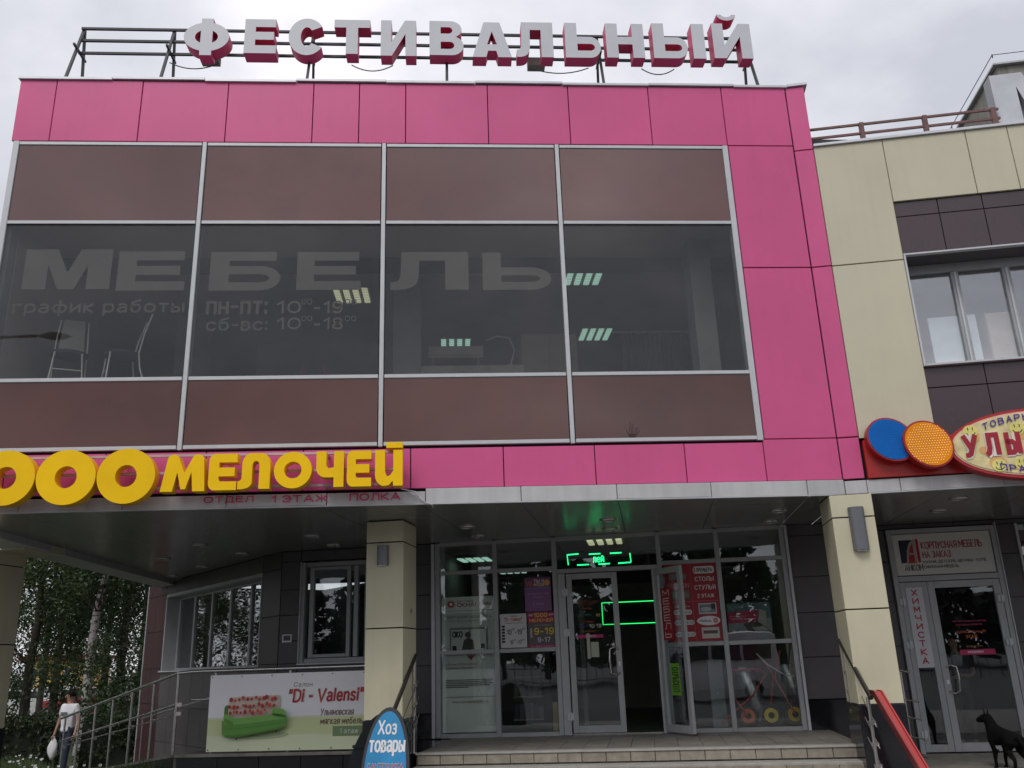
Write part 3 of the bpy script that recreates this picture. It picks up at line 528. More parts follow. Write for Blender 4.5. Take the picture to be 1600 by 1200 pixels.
mb = MB(); SMG = pm('smudge_red_brown', (.055, .010, .008), .5); xm, zm = fa(985, 684, 0)
for i_, (dx, h_) in enumerate(((-.05, .09), (-.025, .14), (.0, .19), (.02, .16), (.045, .11), (.07, .12), (.09, .08))):
    q_ = [FA(xm + .02 + dx * .6, .006, zm + .02), FA(xm + .02 + dx, .006, zm + .02 + h_ * .6), FA(xm + .02 + dx * 1.25 + .01 * sin(i_ * 2), .006, zm + .02 + h_)]
    mb.bar(q_[0], q_[1], .003, .008, SMG); mb.bar(q_[1], q_[2], .003, .006, SMG)
mb.box(FA, xm - .01, xm + .06, .003, .0075, zm + .005, zm + .05, SMG)
tag(mb.build('smear_mark', None, recalc=False), 'dark red brown hand like smear at the foot of the rightmost lower brown pane', 'stain')

# soffit: panels in the wing frame, clipped to the canopy outline
def clip(poly, n, c):      # keep n.p <= c
    outp = []
    for i in range(len(poly)):
        p, q = poly[i], poly[(i + 1) % len(poly)]; dp, dq = n[0] * p[0] + n[1] * p[1] - c, n[0] * q[0] + n[1] * q[1] - c
        if dp <= 0: outp.append(p)
        if dp * dq < 0: t = dp / (dp - dq); outp.append((p[0] + (q[0] - p[0]) * t, p[1] + (q[1] - p[1]) * t))
    return outp
def soffit_panel(s0, s1, t0, t1, parent, z0=3.376):
    P = [WI(s0 + .004, t0 + .004, 0), WI(s1 - .004, t0 + .004, 0), WI(s1 - .004, t1 - .004, 0), WI(s0 + .004, t1 - .004, 0)]
    pl = [(p.x, p.y) for p in P]
    if parent is PB:
        pl = clip(pl, (0, -1), -.032)          # behind the fascia
        pl = clip(pl, (-1, 0), 5.9) if pl else pl
        if pl:     # keep in front of wall A
            pl = clip(pl, (NA.x, NA.y), NA.dot(A0) + .0) if (sum(p[1] for p in pl) / len(pl) > 4.2) else pl
    if len(pl) < 3: return
    n = len(pl); zz = z0 + random.uniform(-.001, .001)
    vs = [(x, y, zz) for x, y in pl] + [(x, y, zz + .02) for x, y in pl]
    fs = [list(range(n)), list(range(2 * n - 1, n - 1, -1))] + [[i, (i + 1) % n, n + (i + 1) % n, n + i] for i in range(n)]
    MB().add(vs, fs, SOFF).build('soffit_panel', SOFF, parent)
s = -.45
while s > -15:
    for t0 in (-3.0, .35, 3.2, 6, 8.8): soffit_panel(s - 1.18, s, t0, t0 + (3.35 if t0 < 0 else 2.84), PB)
    s -= 1.18
soffit_panel(-.45, .02, -.3, .35, PB); soffit_panel(-.45, .02, .35, 2.6, PB)
bx('soffit_deck', FA, -5.69, 4.4, .32, 10.8, 3.40, 3.44, BLACK, PB)
# light edge beam along the left side of the canopy
bx('edge_beam', FA, -6.38, -5.90, .4, 9.6, 3.28, 3.60, STRIP, PB, .005)

# columns
def column(sc, base=.88, parent=None, t0=-.10, t1=.56, zb=.0):
    hw = .25
    c = MB().box(WI, sc - hw + .02, sc + hw - .02, t0 + .02, t1 - .02, zb, 3.372, BLACK).build('column', BLACK, parent)
    zs = [base, 1.99, 3.085, 3.37]
    for z0, z1 in zip(zs[:-1], zs[1:]):
        g = .008
        bx('column_panel', WI, sc - hw, sc + hw, t0, t0 + .019, z0 + g, z1 - g, CREAMC, c, .003)
        for a0, a1 in ((sc - hw, sc - hw + .019), (sc + hw - .019, sc + hw)):
            bx('column_panel', WI, a0, a1, t0 + .02, t1, z0 + g, z1 - g, CREAMC, c, .003)
    bx('column_plinth', WI, sc - hw - .012, sc + hw + .012, t0 - .012, t1 + .01, zb + .003, base, GRAN, c, .004)
    return c
# children of children only three levels deep: building > column > panel
column(-5.92, parent=PB, zb=-.0); column(.03, .92, parent=PB); column(wa(43, 860, .56)[0] - .25, .86, parent=PB, zb=-.6)
bx('column_head', WI, -12.3, -11.15, -.15, .75, 3.26, 3.372, CREAMC, PB, .004)

# ground floor glazing (wing frame, t = 2.52)
T = 2.52
GF = thing('shop_front', 'grey framed glass shop front with double doors under the pink canopy', 'shop front', WI(-3, T, .45))
SB = [-5.83, -4.9, -3.955]; SR = [-2.33, -1.445, -.466]
ZT = [.475, 1.68, 2.89, 3.345]
def mull(sx, z0=.452, z1=3.365, hw=.035, fr=WI, tt=T, par=None): return bx('mullion', fr, sx - hw, sx + hw, tt - .05, tt + .06, z0, z1, ALUD, par or GF, .003)
for sx in SB + SR: mull(sx)
bx('corner_trim', WI, -5.93, -5.875, T - .06, T + .05, .45, 3.36, ALU, GF, .003); bx('corner_trim', WI, -.425, -.385, T - .08, T + .05, .45, 3.36, ALU, GF, .003)
for a, b in ((SB[0], SB[1]), (SB[1], SB[2]), (SR[0], SR[1]), (SR[1], SR[2])):
    for z in ZT: bx('transom', WI, a + .037, b - .037, T - .045, T + .055, z - .03, z + .03, ALUD, GF, .003)
    for z0, z1 in zip(ZT[:-1], ZT[1:]): bx('glass_pane', WI, a + .037, b - .037, T, T + .012, z0 + .032, z1 - .032, G_LOW, GF)
for z in (2.84, 3.345): bx('transom', WI, SB[2] + .037, SR[0] - .037, T - .045, T + .055, z - .035, z + .03, ALUD, GF, .003)
bx('glass_pane', WI, SB[2] + .037, SR[0] - .037, T, T + .012, 2.872, 3.312, G_LOW, GF)
bx('door_jamb', WI, -3.915, -3.80, T - .055, T + .06, .452, 2.80, ALUD, GF, .004)
bx('door_jamb', WI, -2.46, -2.37, T - .055, T + .06, .452, 2.80, ALUD, GF, .004)
bx('door_threshold', WI, -3.79, -2.47, T - .06, T + .1, .451, .475, STEEL, GF)
def door_leaf(name, fr, a0, a1, z0, z1, b0, parent, hinge_side=None, handle_at=None, st=.085, gm=G_LOW, b1=.05, glass_bottom=.18, hz=(.5, .9)):
    d = MB()
    d.box(fr, a0, a0 + st, b0, b0 + b1, z0, z1, ALUD, .003); d.box(fr, a1 - st, a1, b0, b0 + b1, z0, z1, ALUD, .003)
    d.box(fr, a0 + st + .001, a1 - st - .001, b0, b0 + b1, z1 - st, z1, ALUD, .003); d.box(fr, a0 + st + .001, a1 - st - .001, b0, b0 + b1, z0, z0 + st * 1.2, ALUD, .003)
    do = d.build(name, ALUD, parent)
    bx('glass_pane', fr, a0 + st + .002, a1 - st - .002, b0 + .02, b0 + .032, z0 + st * 1.2 + .002, z1 - st - .002, gm, do)
    if hinge_side is not None:
        for f in (.10, .62, .88):
            zc = z0 + (z1 - z0) * f
            MB().box(fr, hinge_side - .05, hinge_side + .04, b0 - .022, b0 - .003, zc - .05, zc + .05, ALU, .003).tube([fr(hinge_side, b0 - .03, zc - .07), fr(hinge_side, b0 - .03, zc + .07)], .012, ALU, 8).build('hinge', ALU, do)
    if handle_at is not None:
        h = handle_at; sg = 1 if (a0 + a1) / 2 > h else -1
        zc = z0 + 1.0
        pts = [fr(h, b0, zc + .17), fr(h + sg * .06, b0 - .05, zc + .2), fr(h + sg * .13, b0 - .07, zc + .17), fr(h + sg * .14, b0 - .07, zc), fr(h + sg * .13, b0 - .07, zc - .17), fr(h + sg * .06, b0 - .05, zc - .2), fr(h, b0, zc - .17)]
        MB().tube(pts, .014, STEEL, 10).build('handle', STEEL, do)
        bx('lock_plate', fr, h - .018, h + .018, b0 - .008, b0 - .001, zc - .07, zc - .01, WHITE, do)
    return do
door_leaf('door', WI, -3.78, -2.995, .48, 2.79, T - .05, GF, -3.80, -3.04)
# open leaf swung outwards: own rotated frame
Lh = WI(-2.43, T - .06, 0); La = radians(-58)
LD = (DR * cos(La) + NN * sin(La)).normalized(); LN = Vector((-LD.y, LD.x, 0))
def LF(a, b, c): return Lh + LD * a + LN * b + Vector((0, 0, c))
leaf = door_leaf('door', LF, 0, .70, .48, 2.79, 0, GF, None, None)
tag(leaf, 'open door leaf swung outwards')
# cladding beside the glazing
def cladding(fr, a0, a1, b0, b1, zs, mat, parent, aw=.6):
    n = max(1, round((a1 - a0) / aw)); w_ = (a1 - a0) / n
    for z0, z1 in zip(zs[:-1], zs[1:]):
        for i in range(n):
            bx('cladding_panel', fr, a0 + i * w_ + .004, a0 + (i + 1) * w_ - .004, b0 + random.uniform(-.002, .002), b1, z0 + .004, z1 - .004, mat, parent, .003)
ZC = [.86, 1.44, 2.07, 2.59, 3.2, 3.37]
cladding(WI, -.38, .2, T, T + .03, ZC, DGREY, PB, .6)
bx('backing_wall', WI, -.38, .2, T + .031, T + .2, .2, 3.37, BLACK, PB); bx('wall_plinth', WI, -.38, .2, T - .04, T + .03, .0, .85, GRAN, PB, .003)
cladding(WI, -6.98, -5.94, T, T + .03, [.80, 1.5, 2.05, 2.57, 3.05, 3.37], DGREY, PB, .52)
cladding(WI, -8.46, -8.14, T, T + .03, [.0, .86, 1.60, 1.95, 2.35, 2.75, 3.2, 3.37], DGREY, PB, .4)
cladding(WI, -8.13, -6.99, T, T + .03, [.0, .86, 1.58], DGREY, PB, .57); cladding(WI, -8.13, -6.99, T, T + .03, [3.2, 3.37], DGREY, PB, .57)
bx('wall_plinth', WI, -6.98, -5.94, T - .04, T + .03, .44, .79, GRAN, PB, .003)
for z0, z1, a0, a1 in ((.0, 1.55, -8.3, -5.95), (3.21, 3.37, -8.3, -5.95), (1.55, 3.21, -8.3, -8.15), (1.55, 3.21, -6.97, -5.95)):
    bx('backing_wall', WI, a0, a1, T + .031, T + .2, z0, z1, BLACK, PB)
# window B
WB = bx('window_frame', WI, -8.12, -8.06, T + .02, T + .16, 1.60, 3.18, ALUD, PB)
for a0, a1, z0, z1 in ((-7.06, -7.0, 1.6, 3.18), (-8.058, -7.062, 1.60, 1.67), (-8.058, -7.062, 3.11, 3.18), (-7.99, -7.92, 1.68, 3.10), (-7.36, -7.30, 1.68, 3.10), (-7.24, -7.17, 1.68, 3.10), (-7.915, -7.365, 1.68, 1.73), (-7.915, -7.365, 3.05, 3.10)):
    bx('frame_bar', WI, a0, a1, T + .06, T + .14, z0, z1, ALUD, WB, .003)
bx('pane', WI, -8.05, -7.07, T + .10, T + .112, 1.675, 3.105, G_LOW, WB)
bx('sill', WI, -8.14, -6.99, T - .03, T + .10, 1.575, 1.598, ALU, WB)
for x0, x1, z in ((-8.135, -8.122, 0), (-6.998, -6.985, 0)): bx('trim', WI, x0, x1, T - .01, T + .12, 1.60, 3.19, ALU, WB)
# small scraped sticker mark on the wall
tag(MB().box(WI, -8.40, -8.24, T - .012, T - .006, 1.93, 1.955, WHITE).box(WI, -8.40, -8.24, T - .012, T - .006, 2.035, 2.05, WHITE).box(WI, -8.40, -8.38, T - .012, T - .006, 1.957, 2.033, WHITE).box(WI, -8.26, -8.24, T - .012, T - .006, 1.957, 2.033, WHITE).build('sticker_residue', WHITE), 'scraped white rectangle of old sticker glue on the grey wall beside the corner', 'sticker')

# wall A (receding, dark) with its five-pane window
cladding(WA, .0, .74, 0, .03, [-.6, .2, .9, 1.6, 2.35, 3.1, 3.37], pm('near_black_cladding', (.035, .030, .032), .35, 0, .12, 3), PB, .74)
cladding(WA, 5.78, 7.0, 0, .03, [-.6, .2, .9, 1.6, 2.35, 3.1, 3.37], BRWALL, PB, .61)
cladding(WA, .75, 5.77, 0, .03, [-.6, .2, .86, 1.56], DGREY, PB, .63)
cladding(WA, .75, 5.77, 0, .03, [3.10, 3.37], DGREY, PB, .63)
for z0, z1, a0, a1 in ((-.6, 1.54, .05, 6.98), (3.12, 3.37, .05, 6.98), (1.54, 3.12, .05, .70), (1.54, 3.12, 5.80, 6.98)):
    bx('backing_wall', WA, a0, a1, .031, .3, z0, z1, BLACK, PB)
bx('corner_trim', WA, 7.0, 7.03, -.01, .2, -.6, 3.37, ALU, PB)
WN = bx('window_frame', WA, .76, 5.76, .0, .33, 3.04, 3.10, ALUD, PB); tag(WN, 'five pane window set deep in the dark receding wall')
bx('reveal', WA, 5.70, 5.76, .0, .33, 1.56, 3.035, ALUD, WN); bx('reveal', WA, .76, .80, .0, .33, 1.56, 3.035, ALUD, WN); bx('sill', WA, .76, 5.8, -.04, .33, 1.53, 1.556, ALU, WN)
UB = [.86, 1.83, 2.80, 3.77, 4.74, 5.66]
for u_ in UB: bx('window_bar', WA, u_ - .04, u_ + .04, .26, .33, 1.56, 3.03, ALUD, WN, .003)
for a, b in zip(UB[:-1], UB[1:]):
    bx('pane', WA, a + .042, b - .042, .29, .302, 1.60, 2.99, G_LOW, WN)
    bx('window_bar', WA, a + .042, b - .042, .265, .325, 1.56, 1.598, ALUD, WN); bx('window_bar', WA, a + .042, b - .042, .265, .325, 2.992, 3.03, ALUD, WN)

# interiors (ground floor)
bx('shop_floor', WI, -8.4, .6, T + .21, 9, .43, .452, FLOORIN, PB); bx('shop_wall', WI, -8.4, .6, 9.01, 9.1, .4, 3.37, WALLIN, PB)
bx('shop_wall', WI, -.36, -.26, T + .21, 9, .455, 3.37, WALLIN, PB); bx('shop_wall', WI, -6.1, -6.0, T + .21, 9, .455, 3.37, WALLIN, PB)
bx('shop_ceiling', WI, -8.4, .6, T + .21, 9, 3.36, 3.372, WALLIN, PB)
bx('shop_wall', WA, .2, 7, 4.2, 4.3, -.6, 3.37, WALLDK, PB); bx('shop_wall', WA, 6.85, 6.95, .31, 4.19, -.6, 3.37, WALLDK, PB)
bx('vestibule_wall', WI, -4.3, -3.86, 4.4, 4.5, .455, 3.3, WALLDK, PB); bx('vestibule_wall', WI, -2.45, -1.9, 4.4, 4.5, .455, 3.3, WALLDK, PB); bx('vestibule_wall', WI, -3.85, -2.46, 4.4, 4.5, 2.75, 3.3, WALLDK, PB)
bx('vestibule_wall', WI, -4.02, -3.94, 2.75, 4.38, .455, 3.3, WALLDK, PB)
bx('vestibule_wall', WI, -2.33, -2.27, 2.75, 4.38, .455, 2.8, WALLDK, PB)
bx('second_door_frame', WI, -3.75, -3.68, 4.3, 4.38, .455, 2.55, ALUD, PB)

# =================================================================== CREAM WING
CB = thing('cream_building', 'cream panelled wing with dark brown window bands right of the pink block', 'building', WI(3, 2, 0))
BT = 8.335
CJ = [.27, 1.2, 2.295, 2.84, 3.95, 5.05, 6.15, 7.2]
bx('cream_panel', WI, .272, 1.196, .012, .05, 6.50, BT, CREAM, CB, .004); bx('cream_panel', WI, .272, 1.196, .012, .05, 4.09, 6.485, CREAM, CB, .004)
for a, b in zip(CJ[1:-1], CJ[2:]): bx('cream_panel', WI, a + .005, b - .005, .012, .05, 7.365, BT, CREAM, CB, .004)
bx('coping', WI, .27, 7.2, -.02, .4, BT + .003, BT + .045, COPE, CB, .004)
BJ = [1.2, 1.77, 2.34, 2.91, 3.48, 4.05, 4.62, 5.2, 5.8, 6.4, 7.0]
for a, b in zip(BJ[:-1], BJ[1:]):
    bx('brown_panel', WI, a + .005, b - .005, .045, .07, 7.145, 7.355, BROWNP, CB, .003); bx('brown_panel', WI, a + .005, b - .005, .045, .07, 6.575, 7.135, BROWNP, CB, .003)
BK = [1.2, 1.93, 2.66, 3.4, 4.1, 4.8, 5.5, 6.2, 6.9]
for a, b in zip(BK[:-1], BK[1:]):
    bx('brown_panel', WI, a + .005, b - .005, .045, .07, 4.70, 4.97, BROWNP, CB, .003); bx('brown_panel', WI, a + .005, b - .005, .045, .07, 4.06, 4.69, BROWNP, CB, .003)
for z0, z1 in ((3.42, 4.97), (6.60, 8.3)): bx('backing_wall', WI, .27, 7.2, .072, .45, z0, z1, BLACK, CB)
bx('backing_wall', WI, .3, 1.17, .06, .45, 4.97, 6.60, BLACK, CB)
bx('window_trim', WI, 1.2, 7.0, -.005, .07, 6.548, 6.570, ALU, CB); bx('window_head', WI, 1.23, 7.0, .071, .45, 6.55, 6.595, DGREY, CB)
bx('window_trim', WI, 1.2, 1.222, -.005, .44, 4.98, 6.546, ALU, CB)
WW = bx('window_frame', WI, 1.23, 7.0, .40, .47, 6.42, 6.545, ALUD, CB)
bx('sill', WI, 1.224, 7.0, -.03, .39, 4.975, 5.0, ALU, WW)
bx('frame_bar', WI, 1.23, 7.0, .40, .47, 5.0, 5.07, ALUD, WW)
pr_ = 1.24
for i, sx in enumerate([1.25, 1.94, 2.60, 3.26, 3.92, 4.6, 5.3]):
    bx('frame_bar', WI, sx - .05, sx + .05, .40, .47, 5.072, 6.418, ALUD, WW, .004)
    bx('frame_bar', WI, sx - .012, sx + .012, .385, .399, 5.08, 6.41, ALU, WW)
    if i: bx('pane', WI, pr_ + .052, sx - .052, .44, .452, 5.075, 6.415, G_WING, WW)
    pr_ = sx
bx('wing_roof', WI, .3, 9, .46, 10, 8.1, 8.25, ROOFM, CB); bx('wing_floor', WI, .3, 9, .46, 10, 4.6, 4.9, FLOORIN, CB); bx('wing_ceiling', WI, .3, 9, .46, 10, 6.7, 6.8, WALLIN, CB)
bx('wing_rear_wall', WI, .3, 9, 6, 6.1, 4.9, 6.69, WALLIN, CB); bx('wing_partition', WI, .3, .5, .46, 6, 4.9, 6.69, WALLIN, CB)
bx('wing_partition', WI, 8.9, 9, .46, 6, 3.4, 8.1, WALLIN, CB)
# fascia of the wing and red band
WF = [-.0, .265, .66, 1.86, 3.06, 4.26, 5.5]
for a, b in zip(WF[:-1], WF[1:]): bx('fascia_panel', WI, a + .004, b - .004, -.03, .03, 3.385, 3.545, STRIP, CB, .004)
bx('drip_edge', WI, .0, 5.5, -.04, .01, 3.370, 3.382, ALU, CB)
s = .03
while s < 6:
    for t0 in (-.02, 1.6): soffit_panel(s, s + 1.18, t0, t0 + 1.62, CB)
    s += 1.18
bx('soffit_deck', WI, .03, 9, .05, 9, 3.40, 3.44, BLACK, CB)
# ground floor wall of the wing, t = 3.2
T2 = 3.2
D0, D1 = 1.22, 2.78
cladding(WI, .1, D0 - .01, T2, T2 + .03, [.1, .9, 1.55, 2.2, 2.8, 3.3], DGREY, CB, .36)
cladding(WI, .5, 4.6, T2, T2 + .03, [3.305, 3.372], DGREY, CB, .6); cladding(WI, D1 + .06, 3.12, T2, T2 + .03, [.1, .9, 1.55, 2.2, 2.85, 3.3], DGREY, CB, .3)
cladding(WI, 3.125, 4.6, T2, T2 + .03, [.1, .9, 1.2], DGREY, CB, .5)
bx('backing_wall', WI, .1, D0 - .01, T2 + .032, T2 + .2, 0, 3.37, BLACK, CB); bx('backing_wall', WI, D1 + .06, 3.1, T2 + .032, T2 + .2, 0, 3.37, BLACK, CB)
# wing door
DF = MB()
DF.box(WI, D0, D0 + .07, T2 - .06, T2 + .06, .04, 3.29, ALUD, .003); DF.box(WI, D1 - .03, D1 + .04, T2 - .06, T2 + .06, .04, 3.29, ALUD, .003)
DF.box(WI, D0 + .072, D1 - .032, T2 - .06, T2 + .06, 3.22, 3.29, ALUD, .003); DF.box(WI, D0 + .072, D1 - .032, T2 - .06, T2 + .06, 2.49, 2.57, ALUD, .003)
DFo = DF.build('door_frame', ALUD, CB)
bx('trim', WI, D1 + .042, D1 + .056, T2 - .08, T2 + .0, .05, 3.33, ALU, CB)
door_leaf('door', WI, D0 + .075, 1.695, .06, 2.48, T2 - .05, CB, D0 + .09, None, st=.085)
dl = door_leaf('door', WI, 1.70, D1 - .035, .06, 2.48, T2 - .05, CB, D1 - .06, 1.76, st=.10)
bx('door_threshold', WI, D0, D1, T2 - .12, T2 + .06, .0, .04, CONC, CB)
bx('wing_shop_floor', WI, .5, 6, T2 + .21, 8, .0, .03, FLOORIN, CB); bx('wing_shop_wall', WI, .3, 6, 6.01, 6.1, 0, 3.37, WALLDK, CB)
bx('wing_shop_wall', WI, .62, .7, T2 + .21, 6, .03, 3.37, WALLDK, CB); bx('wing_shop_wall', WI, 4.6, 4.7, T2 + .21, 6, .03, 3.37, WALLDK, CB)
bx('shop_window_frame', WI, 3.125, 4.6, T2 - .03, T2 + .05, 1.21, 1.27, ALU, CB); bx('shop_window_frame', WI, 3.125, 3.16, T2 - .03, T2 + .05, 1.272, 3.3, ALU, CB)
bx('glass_pane', WI, 3.165, 4.6, T2, T2 + .012, 1.275, 3.3, G_LOW, CB)
bx('porch_slab', WI, .5, 4.6, 1.1, T2 - .13, -.05, .02, CONC, CB)

# =================================================================== SIGNS
# roof sign on iron frame
YS = .15
RS = thing('roof_sign', 'long roof sign of pale grey block letters with magenta sides on an iron frame', 'sign', (-.3, .25, 9.4))
for ch, (x0, y0, x1, y1), v, b in zip('ФЕСТИВАЛЬНЫЙ',
    [(287, 29, 358, 86), (382, 30, 432, 83), (451, 29, 508, 86), (522, 31, 578, 84), (595, 32, 650, 87), (671, 33, 724, 86), (738, 35, 799, 89), (807, 35, 864, 89), (883, 36, 938, 90), (947, 37, 1006, 90), (1020, 37, 1101, 91), (1114, 37, 1174, 91)],
    [.26, .34, .33, .33, .30, .33, .33, .33, .34, .31, .23, .29], [.20, .23, .24, .23, .2, .2, .2, .22, .22, .22, .22, .2]):
    a, b2, c, d = fbox(x0, y0, x1, y1, YS); 
    if ch == 'Ы':
        W_ = b2 - a; g1 = [[(x * .66, y) for x, y in lp] for lp in glyph('Ь', .34, b)] + [[(.76, 0), (1, 0), (1, 1), (.76, 1)]]
    else: g1 = glyph(ch, v, b)
    letter('letter', FA, g1, a, b2, YS, YS + .21, c, d, LETTW, LETTM, RS)
RY = YS + .34; xl = fa(128, 45, RY)[0]; xr = fa(1160, 60, RY)[0]
ZR = [fa(200, q, RY)[1] for q in (46, 64.5, 84)]
for z_ in ZR: bx('rail', FA, xl, xr, RY - .016, RY + .016, z_ - .018, z_ + .018, IRON, RS)
for px in (128, 270, 489, 698, 933, 1163):
    x = fa(px, 60, RY)[0]; zt = ZR[0] + .02
    MB().bar((x, RY + .04, zt), (x - .01, .16, 9.40), .034, .034).build('strut', IRON, RS)
    MB().bar((x, RY + .06, zt), (x, RY + .30, 9.0), .034, .034).build('strut', IRON, RS)
    MB().box(FA, x - .06, x + .05, .10, .22, 9.40, 9.425).build('foot_plate', IRON, RS)
    MB().bar((x, .28, ZR[2]), (x, RY + .20, ZR[2]), .03, .03).build('brace', IRON, RS)
for px, py in ((328, 90), (838, 98)):
    a, c = fa(px, py, YS + .3); bx('transformer_box', FA, a - .13, a + .13, YS + .26, YS + .42, c - .07, c + .07, pm('dusty_box', (.22, .2, .17), .8), RS, .006)
def cable(p, q, sag, r=.006, n=10):
    p = Vector(p); q = Vector(q); return [p.lerp(q, i / n) + Vector((0, 0, -sag * 4 * (i / n) * (1 - i / n))) for i in range(n + 1)]
for x0, x1 in ((-4.0, -3.3), (-1.4, -.8), (1.2, 2.1), (2.9, 3.4)):
    MB().tube(cable((x0, YS + .2, 9.93), (x1, YS + .2, 9.93), .10), .008, n=6).build('cable', IRON, RS)

# yellow sign "1000 ..."
YY = -.36
Y1 = thing('yellow_letter_sign', 'bright yellow raised letters on white rails across the pink band at lower left', 'sign', (-3.2, -.3, 3.5))
for ch, box, v, b in [('О', (-38, 704, 54, 790), .315, .30), ('О', (56, 703, 149, 789), .315, .30), ('О', (151, 701, 242, 787), .315, .30),
                 ('m', (252, 710, 321, 768), 0, 0), ('e', (326, 709, 370, 766), 0, 0), ('l', (372, 708, 422, 764), 0, 0), ('О', (428, 706, 487, 763), .27, .27), ('h', (494, 705, 537, 761), 0, 0), ('e', (542, 704, 580, 760), 0, 0), ('i', (586, 703, 629, 759), 0, 0)]:
    a, b2, c, d = fbox(*box, YY); letter('letter', FA, glyph(ch, v, b), a, b2, YY, YY + .15, c, d, YEL, YELD, Y1)
a, b2, c, d = fbox(-82, 706, -45, 790, YY); letter('letter', FA, glyph('1', 0, 0), a, b2, YY, YY + .15, c, d, YEL, YELD, Y1)
RAILM = pm('pink_white_rail', (.50, .38, .40), .5)
for z in (3.60, 3.78, 3.99): bx('rail', FA, -6.3, -.62, YY + .17, YY + .20, z - .015, z + .015, RAILM, Y1)
for x in (-5.1, -3.9, -2.7, -1.5, -.7): bx('bracket', FA, x - .015, x + .015, YY + .205, .0, 3.58, 3.61, RAILM, Y1); bx('bracket', FA, x - .015, x + .015, YY + .205, .0, 3.97, 4.0, RAILM, Y1)
MAGT = pm('magenta_text', (.60, .035, .16), .5)
T1 = thing('fascia_lettering', 'small wide magenta capitals on the pale fascia strip under the yellow letters', 'lettering', (-1.9, -.04, 3.42))
for txt, x0, x1, y0, y1 in (('ОТДЕЛ', 318, 396, 775, 787), ('1 ЭТАЖ', 424, 512, 773, 785), ('ПОЛКА', 546, 626, 770, 782)):
    a, b2, c, d = fbox(x0, y0, x1, y1, -.04); mb = MB(); put_text(mb, FA, txt, a, b2, -.038, c, d, MAGT, .055); mb.build('word', MAGT, T1)
WHC = pm('white_cable', (.6, .6, .6), .5)
tag(MB().tube([(-.56, -.05, 3.55), (-.50, -.07, 3.50), (-.40, -.06, 3.46), (-.33, -.06, 3.39), (-.25, -.05, 3.36), (-.24, .1, 3.35)], .006).tube([(-.62, -.05, 3.56), (-.45, -.08, 3.52), (-.36, -.06, 3.40)], .005).build('loose_cable', WHC), 'thin loose white cable dangling over the fascia joint beside the yellow letters', 'cable')

# red balloon sign on the wing
REDB = pm('red_sign_board', (.40, .018, .016), .35, streak=.05)
BS = thing('balloon_sign', 'red board with blue and orange balloon discs and an oval party shop sign', 'sign', WI(1.5, -.1, 3.6))
bx('board', WI, .29, 4.2, -.06, .008, 3.56, 4.045, REDB, BS, .004)
BLUE = pm('blue_disc', (.004, .145, .52), .5, spec=.15); ORA = pm('orange_disc', (.80, .27, .006), .5, spec=.15)
def disc_shape(name, s, z, r, b0, b1, face, side, skew=0, asp=1.0, extra=None):
    mb = MB(); n = 44
    P = [(r * asp * cos(2 * pi * k / n), r * sin(2 * pi * k / n)) for k in range(n)]
    c_, s_ = cos(skew), sin(skew); P = [(x * c_ - y * s_, x * s_ + y * c_) for x, y in P]
    f = [WI(s + x, b0, z + y) for x, y in P]; g = [WI(s + x, b1, z + y) for x, y in P]
    mb.add(f, [list(range(n))], side); mb.add(g, [list(range(n))[::-1]], side); mb.add(f + g, [[k, (k + 1) % n, n + (k + 1) % n, n + k] for k in range(n)], side, True)
    o = mb.build(name, None, BS)
    MB().add([WI(s + x * .93, b0 - .006, z + y * .93) for x, y in P] + [WI(s + x * .93, b0 + .001, z + y * .93) for x, y in P], [list(range(n))] + [[k, (k + 1) % n, n + (k + 1) % n, n + k] for k in range(n)], face).build('disc_face', face, o)
    return o
def sbox(x0, y0, x1, y1, t):
    return wa(x0, (y0 + y1) / 2, t)[0], wa(x1, (y0 + y1) / 2, t)[0], wa((x0 + x1) / 2, y1, t)[1], wa((x0 + x1) / 2, y0, t)[1]
d1 = disc_shape('blue_balloon', .595, 4.005, .255, -.20, -.06, BLUE, REDB, radians(-42), 1.20)
d2 = disc_shape('orange_balloon', 1.0, 3.905, .265, -.27, -.12, ORA, REDB, radians(-50), 1.18)
BULB = pm('small_lit_bulb', (.9, .8, .5), .4, emit=(1, .8, .45), es=.35)
mb = MB()
for i in range(-9, 10):
    for j in range(-9, 10):
        x, y = i * .030 + (j % 2) * .015, j * .030
        if x * x + y * y < .25 ** 2: mb.disc(WI, 1.0 + x, 3.905 + y, -.284, -.276, .0042, .0042, BULB, 5)
mb.build('bulbs', BULB, d2); bpy.data.objects[COL.objects[-1].name]['kind'] = 'stuff'
mb = MB(); BL2 = pm('dull_blue_bulb', (.02, .10, .34), .4)
for i in range(-9, 10):
    for j in range(-9, 10):
        x, y = i * .030 + (j % 2) * .015, j * .030
        if x * x + y * y < .25 ** 2: mb.disc(WI, .595 + x, 4.005 + y, -.214, -.206, .005, .005, BL2, 5)
o_ = mb.build('bulbs', BL2, d1); o_['kind'] = 'stuff'
# oval
OC, OZ, OW, OH = 2.24, 3.84, 1.01, .43
def oval(name, k, b0, b1, mat, par):
    mb = MB(); mb.disc(WI, OC, OZ, b0, b1, OW - k, OH - k, mat, 72); return mb.build(name, None, par)
ov = oval('oval_board', 0, -.24, -.062, pm('red_oval_edge', (.42, .02, .025), .4), BS)
oval('oval_border', .035, -.248, -.241, pm('peach_border', (.72, .48, .36), .5), ov); oval('oval_face', .055, -.256, -.249, pm('pale_yellow_print', (.68, .58, .30), .5, var=.25, scale=6), ov)
PE = pm('peach_blotch', (.72, .40, .16), .5); SMY = pm('yellow_smile', (.74, .66, .20), .5); DKG = pm('dark_green_line', (.03, .06, .02), .5); VIO = pm('violet_text', (.05, .03, .25), .5); DRED = pm('dark_red_text', (.36, .012, .03), .5); CRW = pm('cream_outline', (.78, .70, .62), .5)
random.seed(3)
